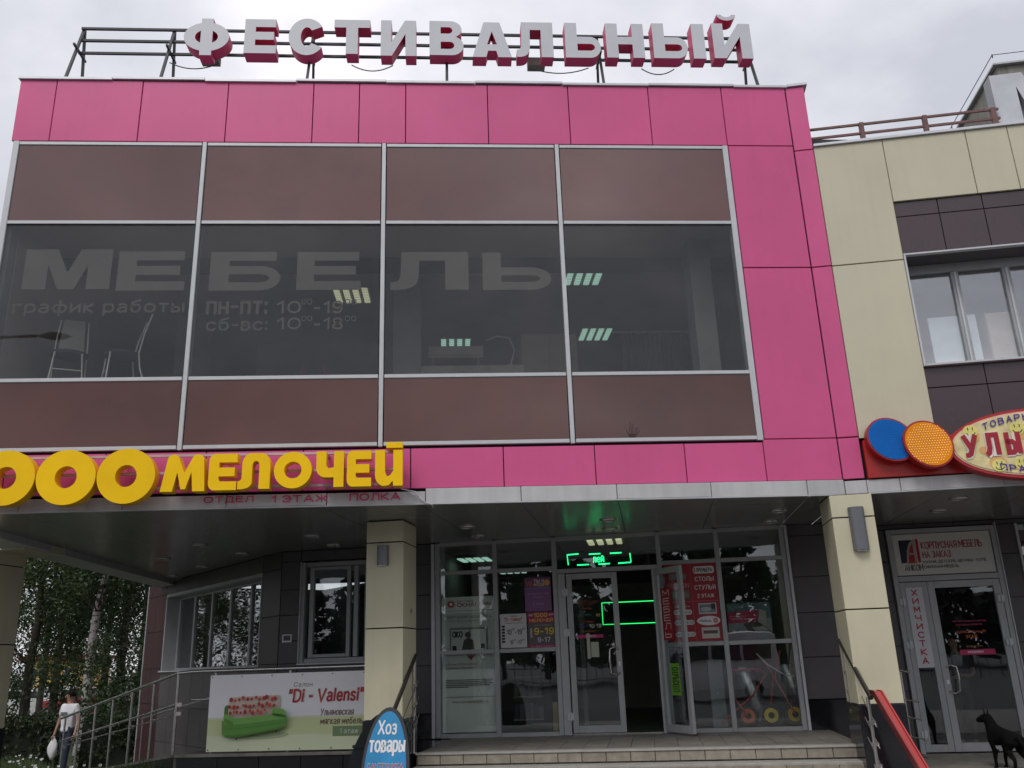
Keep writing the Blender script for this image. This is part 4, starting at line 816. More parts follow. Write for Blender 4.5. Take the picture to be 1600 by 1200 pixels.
for (x, z, r) in [(1.50, 3.95, .10), (1.75, 3.62, .1), (1.35, 3.72, .06), (2.1, 3.98, .12), (2.3, 3.60, .09), (2.6, 4.0, .12), (2.8, 3.6, .1), (1.62, 3.78, .06), (2.0, 3.56, .07), (2.9, 3.9, .1)]:
    if ((x - OC) / (OW - .1)) ** 2 + ((z - OZ) / (OH - .06)) ** 2 < .85: MB().disc(WI, x, z, -.259, -.257, r, r * .8, PE, 20).build('blotch', None, ov)
for (x, z, r) in [(*wa(px, py, -.26), q) for px, py, q in ((1516, 674, .085), (1589, 669, .09), (1497, 703, .07), (1526, 729, .085), (1562, 727, .085), (1597, 724, .085))] + [(2.6, 4.08, .08), (2.8, 3.62, .08)]:
    if ((x - OC) / (OW - .07)) ** 2 + ((z - OZ) / (OH - .07)) ** 2 > .93: continue
    mb = MB(); mb.disc(WI, x, z, -.262, -.260, r, r * .9, SMY, 20)
    P_ = [(x + r * .62 * cos(radians(q)), z + r * .60 * sin(radians(q))) for q in range(200, 345, 14)]
    for p, q in zip(P_[:-1], P_[1:]): mb.bar(WI(p[0], -.264, p[1]), WI(q[0], -.264, q[1]), .006, .008, DKG)
    for dx in (-.3, .3): mb.bar(WI(x + r * dx, -.264, z + r * .15), WI(x + r * dx * 1.1, -.264, z + r * .55), .006, .012, DKG)
    mb.build('smile_face', None, ov)
def arc_text(body, R, zc, a_span, h, mat, up=1, b=-.268, bold=.03, name='letter', dx=0):
    mb = MB(); n = len(body); 
    for i, ch in enumerate(body):
        if ch == ' ': continue
        f = (i - (n - 1) / 2) / n * a_span; x = OC + dx + f; f = f + dx
        zz = zc - up * (f * f) / (2 * R); sl = -up * f / R
        w_ = a_span / n * .76
        vs, fs = text_geo(ch, w_, h, bold); MB().add([WI(x - w_ / 2 + u, b - ly * .0001, zz + v + sl * (u - w_ / 2)) for u, v, ly in vs], fs, mat).build(name, mat, ov)
arc_text('ТОВАРЫ ДЛЯ', 1.7, 4.125, .95, .085, VIO, bold=.045, dx=-.13); arc_text('ПРАЗДНИКА', 2.2, 3.475, .90, .085, VIO, -1, bold=.045, dx=-.04)
arc_text('УЛЫБКА', 60, 3.685, 1.46, .33, CRW, b=-.2675, bold=.13, name='letter_outline', dx=-.16); arc_text('УЛЫБКА', 60, 3.705, 1.46, .29, DRED, b=-.272, bold=.07, dx=-.16)

# letter on the wing roof (start of another sign)
MS = thing('roof_letter', 'big pale grey capital letter standing on the cream roof at the right edge', 'sign', WI(3.2, .3, 8.4))
_a, _b = wa(1549, 188, .3); letter('letter', WI, [[(x, .76 if y == .62 else y) for x, y in lp] for lp in glyph('М', .26, .2)], 2.90, 4.15, .30, .52, 8.46, 9.36, pm('pale_roof_letter', (.55, .57, .60), .5), pm('roof_letter_side', (.30, .31, .33), .5), MS)
bx('support', WI, 2.95, 2.99, .42, .46, 8.38, 8.7, IRON, MS); bx('support', WI, 3.95, 3.99, .42, .46, 8.38, 8.7, IRON, MS)

# wing roof railing
RBR = pm('rusty_brown_rail', (.16, .085, .075), .7, var=.2, scale=12)
RR_ = thing('roof_railing', 'low rusty brown railing along the cream roof edge', 'railing', WI(1.5, .25, 8.38))
for z in (8.77, 8.62): bx('rail', WI, .28, 2.9, .235, .265, z - .016, z + .016, RBR, RR_)
for x in (1.03, 1.90, 2.82): bx('post', WI, x - .03, x + .03, .22, .28, 8.36, 8.79, RBR, RR_)

# grey building behind
GB = thing('concrete_building', 'taller grey concrete building rising behind the cream wing at top right', 'building', WI(12, 12, 0))
GS = 6.72
bx('block', WI, GS, 30, 8, 40, 0, 14.75, CONC, GB)
bx('parapet_cap', WI, GS - .1, 30.1, 7.9, 40.1, 14.755, 14.80, STRIP, GB)
for i in range(8): bx('wall_panel', WI, GS - .03, GS - .002, 8.2 + i * 3, 11.1 + i * 3, 11.7, 14.6, CONC, GB)
for x in (6.66, 7.5, 8.4): MB().tube([WI(x, 7.95, 14.98), WI(x, 7.95, 15.08)], .012, n=5).build('guard_post', IRON, GB)
for i in range(8): MB().tube([WI(6.66, 7.95 + i * 3, 14.98), WI(6.66, 7.95 + i * 3, 15.08)], .012, n=5).build('guard_post', IRON, GB)
MB().tube([WI(6.66, 30, 15.06), WI(6.66, 7.95, 15.06), WI(12, 7.95, 15.06)], .011, n=5).build('guard_rail', IRON, GB)

# ----------------------------------------------------------------- posters
PC = {}
def colr(c):
    k = 'print_%02d%02d%02d' % tuple(int(q * 99) for q in c)
    return pm(k, c, .5, var=.03)
def poster(name, label, cat, fr, a0, a1, c0, c1, b, col, items, thick=.004, group=None, parent=None, step=.0006):
    if parent is None:
        t = thing(name, label, cat, fr((a0 + a1) / 2, b, c0), group); bx('sheet', fr, a0, a1, b, b + thick, c0, c1, colr(col), t)
    else: t = parent
    mb = MB(); bb = b
    for it in items:
        bb -= step
        X = lambda x: a0 + (a1 - a0) * x
        Z = lambda y: c1 - (c1 - c0) * y          # y measured from the top
        if it[0] == 'r':
            _, x0, y0, x1, y1, c = it[:6]; mb.add([fr(X(x0), bb, Z(y1)), fr(X(x1), bb, Z(y1)), fr(X(x1), bb, Z(y0)), fr(X(x0), bb, Z(y0))], [(0, 1, 2, 3)], colr(c))
        elif it[0] == 't':
            _, body, x0, y0, x1, y1, c = it[:7]; bold = it[7] if len(it) > 7 else .015; sh = it[8] if len(it) > 8 else 0
            put_text(mb, fr, body, X(x0), X(x1), bb, Z(y1), Z(y0), colr(c), bold, sh)
        elif it[0] == 'e':
            _, cx, cy, rx, ry, c = it[:6]; n = 24
            mb.add([fr(X(cx + rx * cos(2 * pi * k / n)), bb, Z(cy + ry * sin(2 * pi * k / n))) for k in range(n)], [list(range(n))], colr(c))
        elif it[0] == 'p':
            _, pts, c = it; mb.add([fr(X(x), bb, Z(y)) for x, y in pts], [list(range(len(pts)))], colr(c))
    mb.build('print', None, t); return t
def rrect(x0, y0, x1, y1, r, asp=1.0, n=4):
    """rounded rect; r in x units, asp = width / height ratio of the sheet"""
    ry = r * asp; P = []
    for cx, cy, d in ((x1 - r, y0 + ry, -90), (x1 - r, y1 - ry, 0), (x0 + r, y1 - ry, 90), (x0 + r, y0 + ry, 180)):
        P += [(cx + r * cos(radians(d + 90 * i / n)), cy + ry * sin(radians(d + 90 * i / n))) for i in range(n + 1)]
    return P
W_ = (.72, .72, .72); K_ = (.02, .02, .02); R_ = (.5, .02, .02); Rb = (.46, .012, .02)
# tall window poster behind the left pane
PO = (.84, .88, .81)
its = [('t', 'ВОТ ТАКИЕ', .30, .025, .62, .042, (.35, .06, .03), .03), ('t', 'ОКНА!', .30, .045, .66, .078, (.35, .06, .02), .05), ('t', 'REHAU', .73, .045, .95, .07, (.08, .08, .08), .04),
       ('r', .05, .105, .97, .108, (.15, .15, .15)), ('r', .07, .125, .95, .545, (.60, .64, .59)), ('t', 'ЭНЕРГОСБЕРЕГАЮЩИЕ ОКНА', .10, .145, .93, .168, (.12, .12, .11), .02), ('t', 'ПО СПЕЦИАЛЬНОЙ ЦЕНЕ', .12, .175, .90, .195, (.16, .16, .15), .02),
       ('r', .15, .235, .88, .42, (.22, .24, .22)), ('r', .18, .25, .52, .41, (.62, .65, .60)), ('r', .55, .25, .84, .41, (.72, .74, .70)), ('t', 'ОКО', .2, .26, .40, .31, K_, .06),
       ('e', .50, .29, .06, .022, (.08, .08, .08)), ('p', [(.38, .40), (.42, .33), (.5, .31), (.6, .33), (.62, .40)], (.07, .07, .07)), ('r', .2, .37, .28, .405, K_), ('r', .74, .36, .82, .41, (.1, .1, .1)),
       ('r', .12, .44, .55, .45, (.6, .6, .58)), ('r', .6, .435, .90, .46, (.5, .52, .5)), ('p', [(.48, .425), (.62, .425), (.61, .455), (.55, .48), (.49, .455)], (.25, .03, .04)), ('t', 'NEW', .505, .433, .60, .448, W_, .03),
       ('t', 'Более 10000 рублей', .12, .50, .66, .518, (.3, .06, .05), .02, .25), ('t', 'экономьте выгодно!', .12, .525, .62, .543, (.3, .06, .05), .02, .25), ('r', .085, .50, .095, .545, K_)]
for i in range(5): its.append(('r', .07, .62 + i * .013, [.95, .93, .95, .9, .5][i], .626 + i * .013, (.2, .2, .19)))
its += [('r', .06, .745, .97, .748, (.15, .15, .15)), ('t', 'www.vottakieokna.ru', .18, .77, .86, .79, (.34, .22, .06), .02)]
for k in range(12):
    a_ = 2 * pi * k / 12; its.append(('p', [(.185 + .055 * cos(a_ - .2), .055 + .02 * sin(a_ - .2)), (.185 + .10 * cos(a_), .055 + .036 * sin(a_)), (.185 + .055 * cos(a_ + .2), .055 + .02 * sin(a_ + .2))], (.34, .03, .02)))
its += [('e', .185, .055, .06, .022, (.34, .03, .02)), ('e', .185, .055, .03, .011, PO)]
poster('window_poster', 'tall pale poster for windows behind the leftmost shop pane', 'poster', WI, -5.78, -4.945, .52, 2.52, T + .03, PO, its)
a, b2, c, d = sbox(820, 902, 861, 955, T - .02)
poster('purple_poster', 'small purple poster above the magenta opening hours notice', 'poster', WI, a, b2, c, d, T - .012, (.20, .085, .22),
       [('r', 0, 0, 1, .30, (.14, .05, .13)), ('t', 'W', .04, .08, .3, .28, (.5, .15, .1), .04), ('t', 'ты и', .35, .06, .75, .16, (.7, .55, .6), .03), ('t', 'мода', .35, .17, .75, .28, (.7, .5, .3), .03), ('e', .86, .17, .11, .1, (.6, .3, .1)), ('r', 0, .31, 1, .33, (.2, .2, .5)), ('t', 'праздничные', .08, .46, .92, .53, (.4, .25, .42)), ('t', 'акции', .3, .56, .7, .63, (.4, .25, .42)), ('t', '2 этаж', .3, .74, .7, .82, (.45, .3, .45))])
a, b2, c, d = sbox(825, 956, 868, 1012, T - .02)
YT = (.75, .55, .03)
poster('magenta_hours_poster', 'dark notice with yellow nine to nineteen hours under a magenta band', 'poster', WI, a, b2, c, d, T - .012, (.10, .085, .09),
       [('r', 0, 0, 1, .30, (.32, .012, .09)), ('r', 0, .91, 1, 1, (.32, .012, .09)), ('t', '1000', .22, .03, .72, .15, YT, .04), ('t', 'МЕЛОЧЕЙ', .06, .17, .92, .28, YT, .04), ('t', '9-19', .22, .44, .94, .64, YT, .03), ('t', '9-17', .34, .71, .80, .85, (.6, .6, .6), .02),
        ('t', 'режим работы', .2, .35, .85, .40, (.4, .4, .4)), ('t', 'без обеда и выходных', .08, .935, .92, .98, (.6, .5, .5)), ('r', .08, .45, .15, .72, (.35, .35, .35)), ('t', 'ваш', .04, .06, .18, .11, W_), ('t', 'дом', .78, .06, .94, .11, W_)])
a, b2, c, d = sbox(782, 959, 823, 1012, T - .02)
poster('white_hours_poster', 'white sheet with black ten to nineteen opening hours in the glazing', 'poster', WI, a, b2, c, d, T - .014, (.55, .56, .56),
       [('t', 'салон', .4, .05, .62, .09, K_), ('t', '"Di - Valensi"', .14, .11, .84, .22, Rb, .03, .2), ('t', 'Ульяновская мебель', .16, .25, .84, .29, K_), ('t', '10', .24, .46, .42, .62, K_, .02), ('t', '00', .43, .42, .54, .49, K_), ('t', '-19', .54, .46, .82, .62, K_, .02), ('t', '00', .83, .42, .95, .49, K_),
        ('t', '10', .36, .78, .48, .90, K_), ('t', '00', .49, .75, .58, .80, K_), ('t', '-17', .59, .78, .80, .90, K_), ('t', '00', .81, .75, .9, .8, K_)] + [('r', .05, .34 + i * .09, .17, .40 + i * .09, K_) for i in range(6)])
# big red poster, only its visible right part is readable
WHb = (.70, .70, .68)
its = []
for x0 in (0,): pass
its = [('r', .03, .03, .36, .10, (.06, .01, .01)), ('r', .08, .13, .42, .20, (.20, .20, .20)), ('t', 'EDELSON', .05, .25, .46, .31, (.55, .3, .3), .02), ('r', .10, .34, .46, .46, (.12, .10, .08)), ('r', .12, .36, .44, .44, (.25, .2, .15)),
       ('p', rrect(.56, .04, .96, .135, .04, .7), W_), ('t', 'ПРЕМЬЕРА', .62, .06, .93, .115, K_, .03), ('r', .575, .05, .60, .12, R_), ('t', 'СТОЛЫ', .58, .175, .94, .235, W_, .025), ('t', 'СТУЛЬЯ', .56, .285, .96, .345, W_, .025), ('t', '2 ЭТАЖ', .60, .40, .92, .45, W_, .025),
       ('r', .50, 0, .503, 1, (.6, .3, .3)), ('r', 0, .49, 1, .493, (.6, .3, .3)),
       ('r', .60, .52, .94, .66, (.50, .50, .52)), ('r', .62, .54, .92, .64, (.16, .18, .2)), ('e', .74, .60, .10, .03, (.4, .42, .45)), ('r', .84, .53, .92, .60, K_),
       ('e', .77, .745, .22, .06, W_), ('t', 'Мебель', .60, .725, .82, .765, K_, .02), ('e', .90, .745, .05, .035, (.55, .2, .2)), ('r', .62, .83, .95, .97, (.5, .48, .46)), ('r', .65, .87, .92, .91, (.1, .05, .05)),
       ('t', 'режим работы', .15, .54, .44, .57, W_), ('t', '2', .0, .60, .08, .65, W_, .03), ('p', rrect(.12, .595, .47, .66, .04, .7), W_), ('t', 'ЭТАЖА', .14, .61, .45, .645, K_, .03), ('p', rrect(.12, .73, .50, .79, .04, .7), W_), ('t', '9:00-19:00', .13, .74, .49, .78, K_, .02), ('p', rrect(.12, .88, .50, .94, .04, .7), W_), ('t', '9:00-18:00', .13, .89, .49, .93, K_, .02)]
poster('red_furniture_poster', 'big red poster advertising tables and chairs on the glass right of the doors', 'poster', WI, -2.27, -1.487, 1.72, 2.86, T - .012, (.34, .010, .018), its)
a, b2, c, d = sbox(1137, 942, 1205, 988, T + .05)
poster('teal_picture_poster', 'small landscape picture of a reclining sofa with a pink banner inside the right pane', 'poster', WI, a, b2, c, d, T + .03, (.10, .16, .17),
       [('r', .0, .55, 1, 1, (.28, .28, .28)), ('p', [(0, .30), (.72, .25), (.68, .66), (0, .68)], (.40, .03, .07)), ('p', [(.74, .22), (.90, .30), (.86, .80), (.68, .76)], (.42, .40, .36)), ('p', [(.34, .70), (.66, .62), (.84, .82), (.95, .98), (.45, .98)], (.08, .06, .05)), ('p', [(.55, .85), (.8, .8), (.92, .96), (.6, .97)], (.4, .38, .35)), ('t', 'комфортные', .06, .42, .42, .47, W_), ('t', 'мягкие диваны', .06, .52, .64, .57, W_), ('t', 'диван', .18, .1, .36, .15, (.4, .5, .5))])
# door film lettering
dk = [('t', 'ГОСТИНЫЕ И КУХНИ', .05, .0, .72, .025, (.42, .03, .03)), ('t', 'мебель под заказ', .1, .04, .6, .065, (.35, .04, .03)), ('t', '1 этаж', .22, .10, .50, .13, (.6, .10, .02), .03), ('t', 'отдел 1000', .04, .20, .48, .235, (.02, .16, .12), .03), ('t', '10', .62, .20, .75, .245, (.6, .62, .2), .04),
      ('t', '2 этаж', .24, .30, .54, .33, (.5, .07, .02), .03), ('t', 'отдел', .10, .37, .36, .40, (.03, .03, .25), .03), ('t', '10 19', .40, .355, .78, .41, (.62, .62, .5), .04), ('t', 'ежедневно', .2, .45, .62, .47, (.5, .15, .02)), ('r', .02, .51, .82, .56, (.42, .015, .12)), ('t', 'праздники', .28, .52, .6, .545, W_),
      ('r', .30, .49, .40, .86, (.40, .38, .32)), ('r', .42, .62, .66, .84, (.36, .40, .30))]
a, b2, c, d = sbox(901, 938, 952, 1044, T - .03)
td = thing('door_lettering', 'small coloured opening hours film on the left glass door', 'lettering', WI(a, T - .04, c)); poster('', '', '', WI, a, b2, c, d, T - .034, W_, dk, parent=td)
# stickers on the open leaf
ts = thing('red_vertical_sticker', 'narrow red vertical sticker on the open door leaf', 'sticker', LF(.25, -.01, 1.75))
poster('', '', '', LF, .12, .40, 1.75, 2.5, .017, R_, [('r', 0, 0, 1, 1, (.30, .012, .02)), ('t', 'М', .2, .04, .8, .16, WHb), ('t', 'Е', .2, .2, .8, .32, WHb), ('t', 'Б', .2, .36, .8, .48, WHb), ('t', 'Е', .2, .52, .8, .64, WHb), ('t', 'Л', .2, .68, .8, .8, WHb), ('t', 'Ь', .2, .84, .8, .96, WHb)], parent=ts)
def LFr(a, b, c): return LF(.0 + a, b, c)
tg = thing('green_open_sticker', 'bright green vertical open sign on the open door leaf', 'sticker', LF(.35, -.01, .95))
# vertical text: run text along z
mb = MB(); a0, a1, z0, z1 = .22, .46, .98, 1.42
mb.add([LF(a0, .0165, z0), LF(a1, .0165, z0), LF(a1, .0165, z1), LF(a0, .0165, z1)], [(0, 1, 2, 3)], colr((.16, .42, .03)))
vs, fs = text_geo('ОТКРЫТО', z1 - z0 - .08, a1 - a0 - .06, .03); mb.add([LF(a1 - .03 - v, .0155 - ly * .0001, z0 + .04 + u) for u, v, ly in vs], fs, colr((.04, .07, .02)))
mb.build('sheet', None, tg)

# ANKOM transom panel
its = [('r', .06, .14, .20, .70, (.012, .012, .03)), ('p', [(.115, .72), (.135, .40), (.165, .22), (.215, .12), (.225, .12), (.225, .72)], (.36, .34, .30)), ('p', [(.135, .70), (.148, .50), (.165, .34), (.20, .22), (.205, .70)], Rb), ('r', .145, .46, .21, .50, (.36, .34, .30)), ('p', rrect(.232, .12, .262, .70, .012, 2.4), Rb), ('t', 'АНКОМ', .085, .74, .275, .90, K_, .0),
       ('t', 'КОРПУСНАЯ МЕБЕЛЬ', .285, .20, .905, .38, (.36, .02, .03), .01), ('t', 'НА ЗАКАЗ', .285, .43, .575, .60, (.36, .02, .03), .01), ('t', 'КУХНИ, ДЕТСКИЕ, ШКАФЫ - КУПЕ,', .285, .655, .93, .745, K_, .012), ('t', 'ОФИСНАЯ МЕБЕЛЬ', .285, .775, .635, .855, K_, .012)]
poster('white_transom_sign', 'off white furniture workshop sign above the glass door at right', 'sign', WI, D0 + .08, D1 - .04, 2.585, 3.21, T2 - .03, (.62, .60, .55), its, .02)
its = [('t', ch, .31, .026 + i * .106, .69, .108 + i * .106, (.40, .010, .015), .05) for i, ch in enumerate('ХИМЧИСТКА')]
poster('dry_cleaning_strip', 'narrow white vertical strip with red capitals on the narrow glass leaf', 'sign', WI, D0 + .15, D0 + .39, 1.23, 2.40, T2 - .062, (.56, .57, .60), its)
td = thing('door_film', 'orange and pink lettering film on the wide glass door at right', 'lettering', WI(2.2, T2 - .06, 1.4))
poster('', '', '', WI, 1.95, 2.50, 1.30, 2.0, T2 - .034, W_, [('t', 'магазин мужской одежды', .05, .15, .92, .20, (.35, .03, .14)), ('t', 'пункт приёма химчистки', .12, .23, .80, .28, (.30, .02, .05)), ('t', 'ЦОКОЛЬНЫЙ', .12, .36, .85, .43, (.55, .12, .03), .03), ('t', 'ЭТАЖ', .32, .46, .62, .53, (.55, .12, .03), .03), ('t', 'режим', .3, .68, .7, .72, (.4, .2, .05)), ('r', .10, .76, 1.0, .87, (.42, .015, .10)), ('t', 'ежедневно', .3, .79, .7, .84, W_)], parent=td)
poster('dark_red_window_poster', 'dark red flowery picture behind the last shop window at the right edge', 'poster', WI, 3.17, 4.2, 1.9, 3.28, T2 + .03, (.12, .014, .03), [('e', .2, .2, .12, .08, (.4, .05, .08)), ('e', .3, .5, .16, .1, (.35, .03, .06)), ('e', .12, .75, .1, .08, (.5, .4, .04)), ('e', .5, .3, .14, .1, (.3, .02, .05)), ('r', 0, 0, .1, .06, W_)])

# green LED signs
GRN = pm('green_led', (.05, .5, .2), .4, emit=(.02, 1, .30), es=1.9)
L1 = thing('led_running_sign', 'green dashed rectangle of a running LED sign over the shop doors', 'led sign', WI(-3.27, T + .06, 2.9))
bx('case', WI, -3.76, -2.76, T + .07, T + .10, 2.90, 3.14, BLACK, L1)
mb = MB()
for (x0, y0, x1, y1) in [(886, 867, 904, 865.5), (886, 867, 888, 883), (920, 866, 938, 865), (953, 864.5, 971, 863.5), (902, 883, 920, 882), (935, 881.5, 953, 880.5), (966, 880, 986, 878.5), (984, 864, 986, 878)]:
    p = wa(x0, y0, T + .065); q = wa(x1, y1, T + .065); mb.bar(WI(p[0], T + .066, p[1]), WI(q[0], T + .066, q[1]), .012, .018, GRN)
a, b2, c, d = sbox(926, 868, 944, 879, T + .065); put_text(mb, WI, 'лей', a, b2, T + .062, c, d, GRN, .02)
mb.build('led_strip', None, L1)
L2 = thing('led_frame_inside', 'thin green LED outline rectangle hanging inside the dark doorway', 'led sign', WI(-2.9, 5, 2.05))
GRN2 = pm('green_led_thin', (.05, .5, .2), .4, emit=(.03, 1, .2), es=1.1)
mb = MB(); z0, z1 = 2.09, 2.47
for p, q in (((-3.38, z0), (-3.38, z1)), ((-3.38, z0), (-2.3, z0)), ((-3.38, z1), (-2.3, z1)), ((-2.3, z0), (-2.3, z1))): mb.bar(WI(p[0], 4.98, p[1]), WI(q[0], 4.98, q[1]), .014, .014, GRN2)
mb.build('led_strip', None, L2); bx('case', WI, -3.4, -2.28, 5.0, 5.04, z0 - .02, z1 + .02, BLACK, L2)

# banner on the railing
its = [('r', 0, .58, 1, .80, (.60, .68, .36)), ('r', 0, .80, 1, 1, (.68, .74, .50)), ('r', 0, .56, 1, .585, (.70, .72, .58)), ('t', 'Салон', .545, .125, .665, .185, (.12, .03, .05), .0, .15), ('t', '"Di - Valensi"', .515, .205, .995, .395, (.62, .40, .38), .075, .15), ('t', '"Di - Valensi"', .515, .21, .995, .39, (.40, .012, .025), .02, .15),
       ('t', 'Ульяновская', .72, .475, .93, .565, (.12, .02, .03), .0, .15), ('t', 'мягкая мебель', .72, .59, .985, .68, (.12, .02, .03), .0, .15), ('r', .80, .705, 1, .83, (.18, .27, .12)), ('t', '1 этаж', .845, .735, .96, .80, W_, .0, .15)]
SG = (.11, .30, .05); SG2 = (.18, .42, .09); SG3 = (.07, .20, .03); SF = (.62, .50, .42)
def rr(x0, y0, x1, y1, r, sk=0):
    P = rrect(x0, y0, x1, y1, r, 2.4, 5); return [(x, y + sk * (x - x0)) for x, y in P]
its += [('e', .31, .79, .215, .06, (.42, .50, .28)), ('e', .31, .78, .19, .045, (.32, .40, .20)),
        ('p', rr(.105, .40, .16, .78, .02), SG3), ('p', rr(.13, .30, .465, .62, .018, -.05), SF), ('r', .236, .30, .2385, .58, (.48, .36, .30)), ('r', .348, .29, .3505, .57, (.48, .36, .30))]
random.seed(11)
for i in range(34):
    x, y = .148 + (i % 12) * .0262 + random.uniform(-.006, .006), .33 + (i // 12) * .085 + random.uniform(-.018, .018) - .05 * (i % 12) * .026
    k_ = random.uniform(.7, 1.15); its.append(('e', x, y, .0105 * k_, .027 * k_, random.choice([(.50, .035, .03), (.42, .02, .03), (.58, .10, .07)]))); its.append(('e', x + .002, y + .004, .003, .008, (.20, .10, .05)))
    if i % 3 == 0: its.append(('p', [(x + .010, y + .02), (x + .018, y + .028), (x + .013, y + .045)], (.20, .30, .08)))
its += [('p', [(.108, .60), (.30, .585), (.515, .545), (.522, .60), (.520, .68), (.49, .72), (.40, .755), (.28, .795), (.19, .82), (.135, .81), (.112, .77)], SG),
        ('p', [(.118, .60), (.16, .575), (.42, .535), (.50, .535), (.516, .56), (.50, .59), (.30, .635), (.16, .655), (.122, .64)], SG2),
        ('p', [(.115, .70), (.20, .70), (.35, .675), (.52, .625), (.52, .632), (.35, .683), (.20, .708), (.115, .708)], SG3), ('p', [(.135, .785), (.20, .79), (.36, .745), (.51, .685), (.49, .72), (.28, .795), (.19, .82), (.14, .812)], SG3),
        ('p', rr(.118, .50, .185, .62, .022, .9), SG2), ('p', rr(.122, .56, .182, .625, .015, .9), SG), ('p', rr(.425, .44, .515, .55, .022, .35), SG2), ('p', rr(.43, .505, .513, .552, .015, .35), SG),
        ('r', .205, .825, .213, .85, K_), ('r', .455, .74, .463, .765, K_)]
BN0, BN1 = -8.72, wa(571, 1100, .83)[0]
BN = poster('banner', 'white and pale green banner of a green sofa tied to the porch railing', 'banner', WI, BN0, BN1, .475, 1.475, .83, (.84, .84, .86), its, .004, step=.0008)
mb = MB()
for i in range(6):
    for z in (.50, 1.45): mb.disc(WI, BN0 + .03 + i * (BN1 - BN0 - .06) / 5, z, .818, .822, .01, .01, STEEL, 10)
mb.build('eyelets', STEEL, BN)

# A-frame sign (blue oval face, black back leg)
AF = thing('a_frame_sign', 'black arched pavement board with bright blue household goods face', 'pavement sign', (-.9, -.45, .0))
def arch(w, h, n=20):
    P = [(-w / 2, 0)]
    for i in range(n + 1):
        q = pi - pi * i / n; P.append((w / 2 * cos(q) * (1.0), h * .42 + h * .58 * sin(q)))
    P.append((w / 2, 0)); return P
Ac = Vector((-.86, -.42, 0)); Ax = Vector((cos(radians(-14)), sin(radians(-14)), 0)); An = Vector((-Ax.y, Ax.x, 0))
def af(side, tilt=.20):
    top = 1.08
    def f(a, b, c):     # panel plane leans towards the ridge
        k = c / top
        return Ac + Ax * a + An * (side * (.24 * (1 - k)) + b) + Vector((0, 0, c))
    return f
def panel(fr, w, h, b0, b1, mat, name, parent, c0=0.02, sx=0):
    P = arch(w, h); n = len(P)
    vs = [fr(x + sx, b0, c0 + z) for x, z in P] + [fr(x + sx, b1, c0 + z) for x, z in P]
    return MB().add(vs, [list(range(n)), list(range(2 * n - 1, n - 1, -1))] + [[i, (i + 1) % n, n + (i + 1) % n, n + i] for i in range(n)], mat).build(name, mat, parent)
BLKP = pm('black_plastic_board', (.02, .022, .025), .35); BLUF = pm('bright_blue_print', (.012, .22, .45), .3)
def AFF(a, b, c): return Ac + Ax * (a + .16) + An * (-.26 * (1 - c / 1.08) + b) + Vector((0, 0, c))
def AFB(a, b, c): return Ac + Ax * (a + .12 - .34 * (1 - c / 1.08)) + An * (.30 * (1 - c / 1.08) + b) + Vector((0, 0, c))
panel(AFF, .52, 1.09, -.01, .012, BLKP, 'front_board', AF); panel(AFF, .455, 1.04, -.014, -.0105, BLUF, 'blue_face', AF, .03)
panel(AFB, .60, 1.04, -.01, .012, BLKP, 'back_board', AF); bx('back_rib', AFB, -.29, .29, -.02, -.011, .70, .73, BLKP, AF)
MB().tube([AFF(.12, .0, 1.0), AFB(.10, .0, .98)], .014, STEEL, 6).build('clip', STEEL, AF)
mb = MB()
put_text(mb, AFF, 'Хоз', -.11, .10, -.017, .84, .985, W_ and colr(W_), .015, .0); put_text(mb, AFF, 'товары', -.195, .205, -.017, .63, .79, colr(W_), .02)
put_text(mb, AFF, 'САНТЕХНИКА', -.20, .20, -.0155, .52, .57, colr((.55, .5, .5)), .05); put_text(mb, AFF, 'САНТЕХНИКА', -.20, .20, -.017, .525, .565, colr((.4, .03, .08)), .01)
for i, tx in enumerate(['инструмент', 'замки', 'электрика', 'краски']): put_text(mb, AFF, tx, -.15, .05 + .03 * (i % 2), -.017, .43 - i * .055, .47 - i * .055, colr((.3, .5, .08)), .01)
put_text(mb, AFF, 'ХОЗТОВАРЫ', -.15, .22, -.017, .20, .25, colr((.5, .05, .1)), .03)
mb.build('print', None, AF)

# red board leaning on the right stair railing
Rp0 = WI(-.13, -.60, 1.09)
RL = thing('leaning_red_board', 'glossy red board seen edge on leaning against the right stair railing', 'board', WI(.3, -.8, 0))
dW = (DR * .35 + NN * -.57 + Vector((0, 0, -1.05)))
def RLf(a, b, c): return Rp0 + dW * c + DR * a + NN * b
mb = MB(); mb.box(RLf, -.02, .035, -.10, .08, 0, 1.03); mb.build('board', RED, RL)
MB().box(RLf, .037, .054, -.12, .10, -.01, 1.04).build('edge_rail', RED, RL); MB().box(RLf, -.040, -.022, -.12, .10, -.01, 1.04).build('edge_rail', pm('dark_red_edge', (.25, .012, .012), .4), RL)

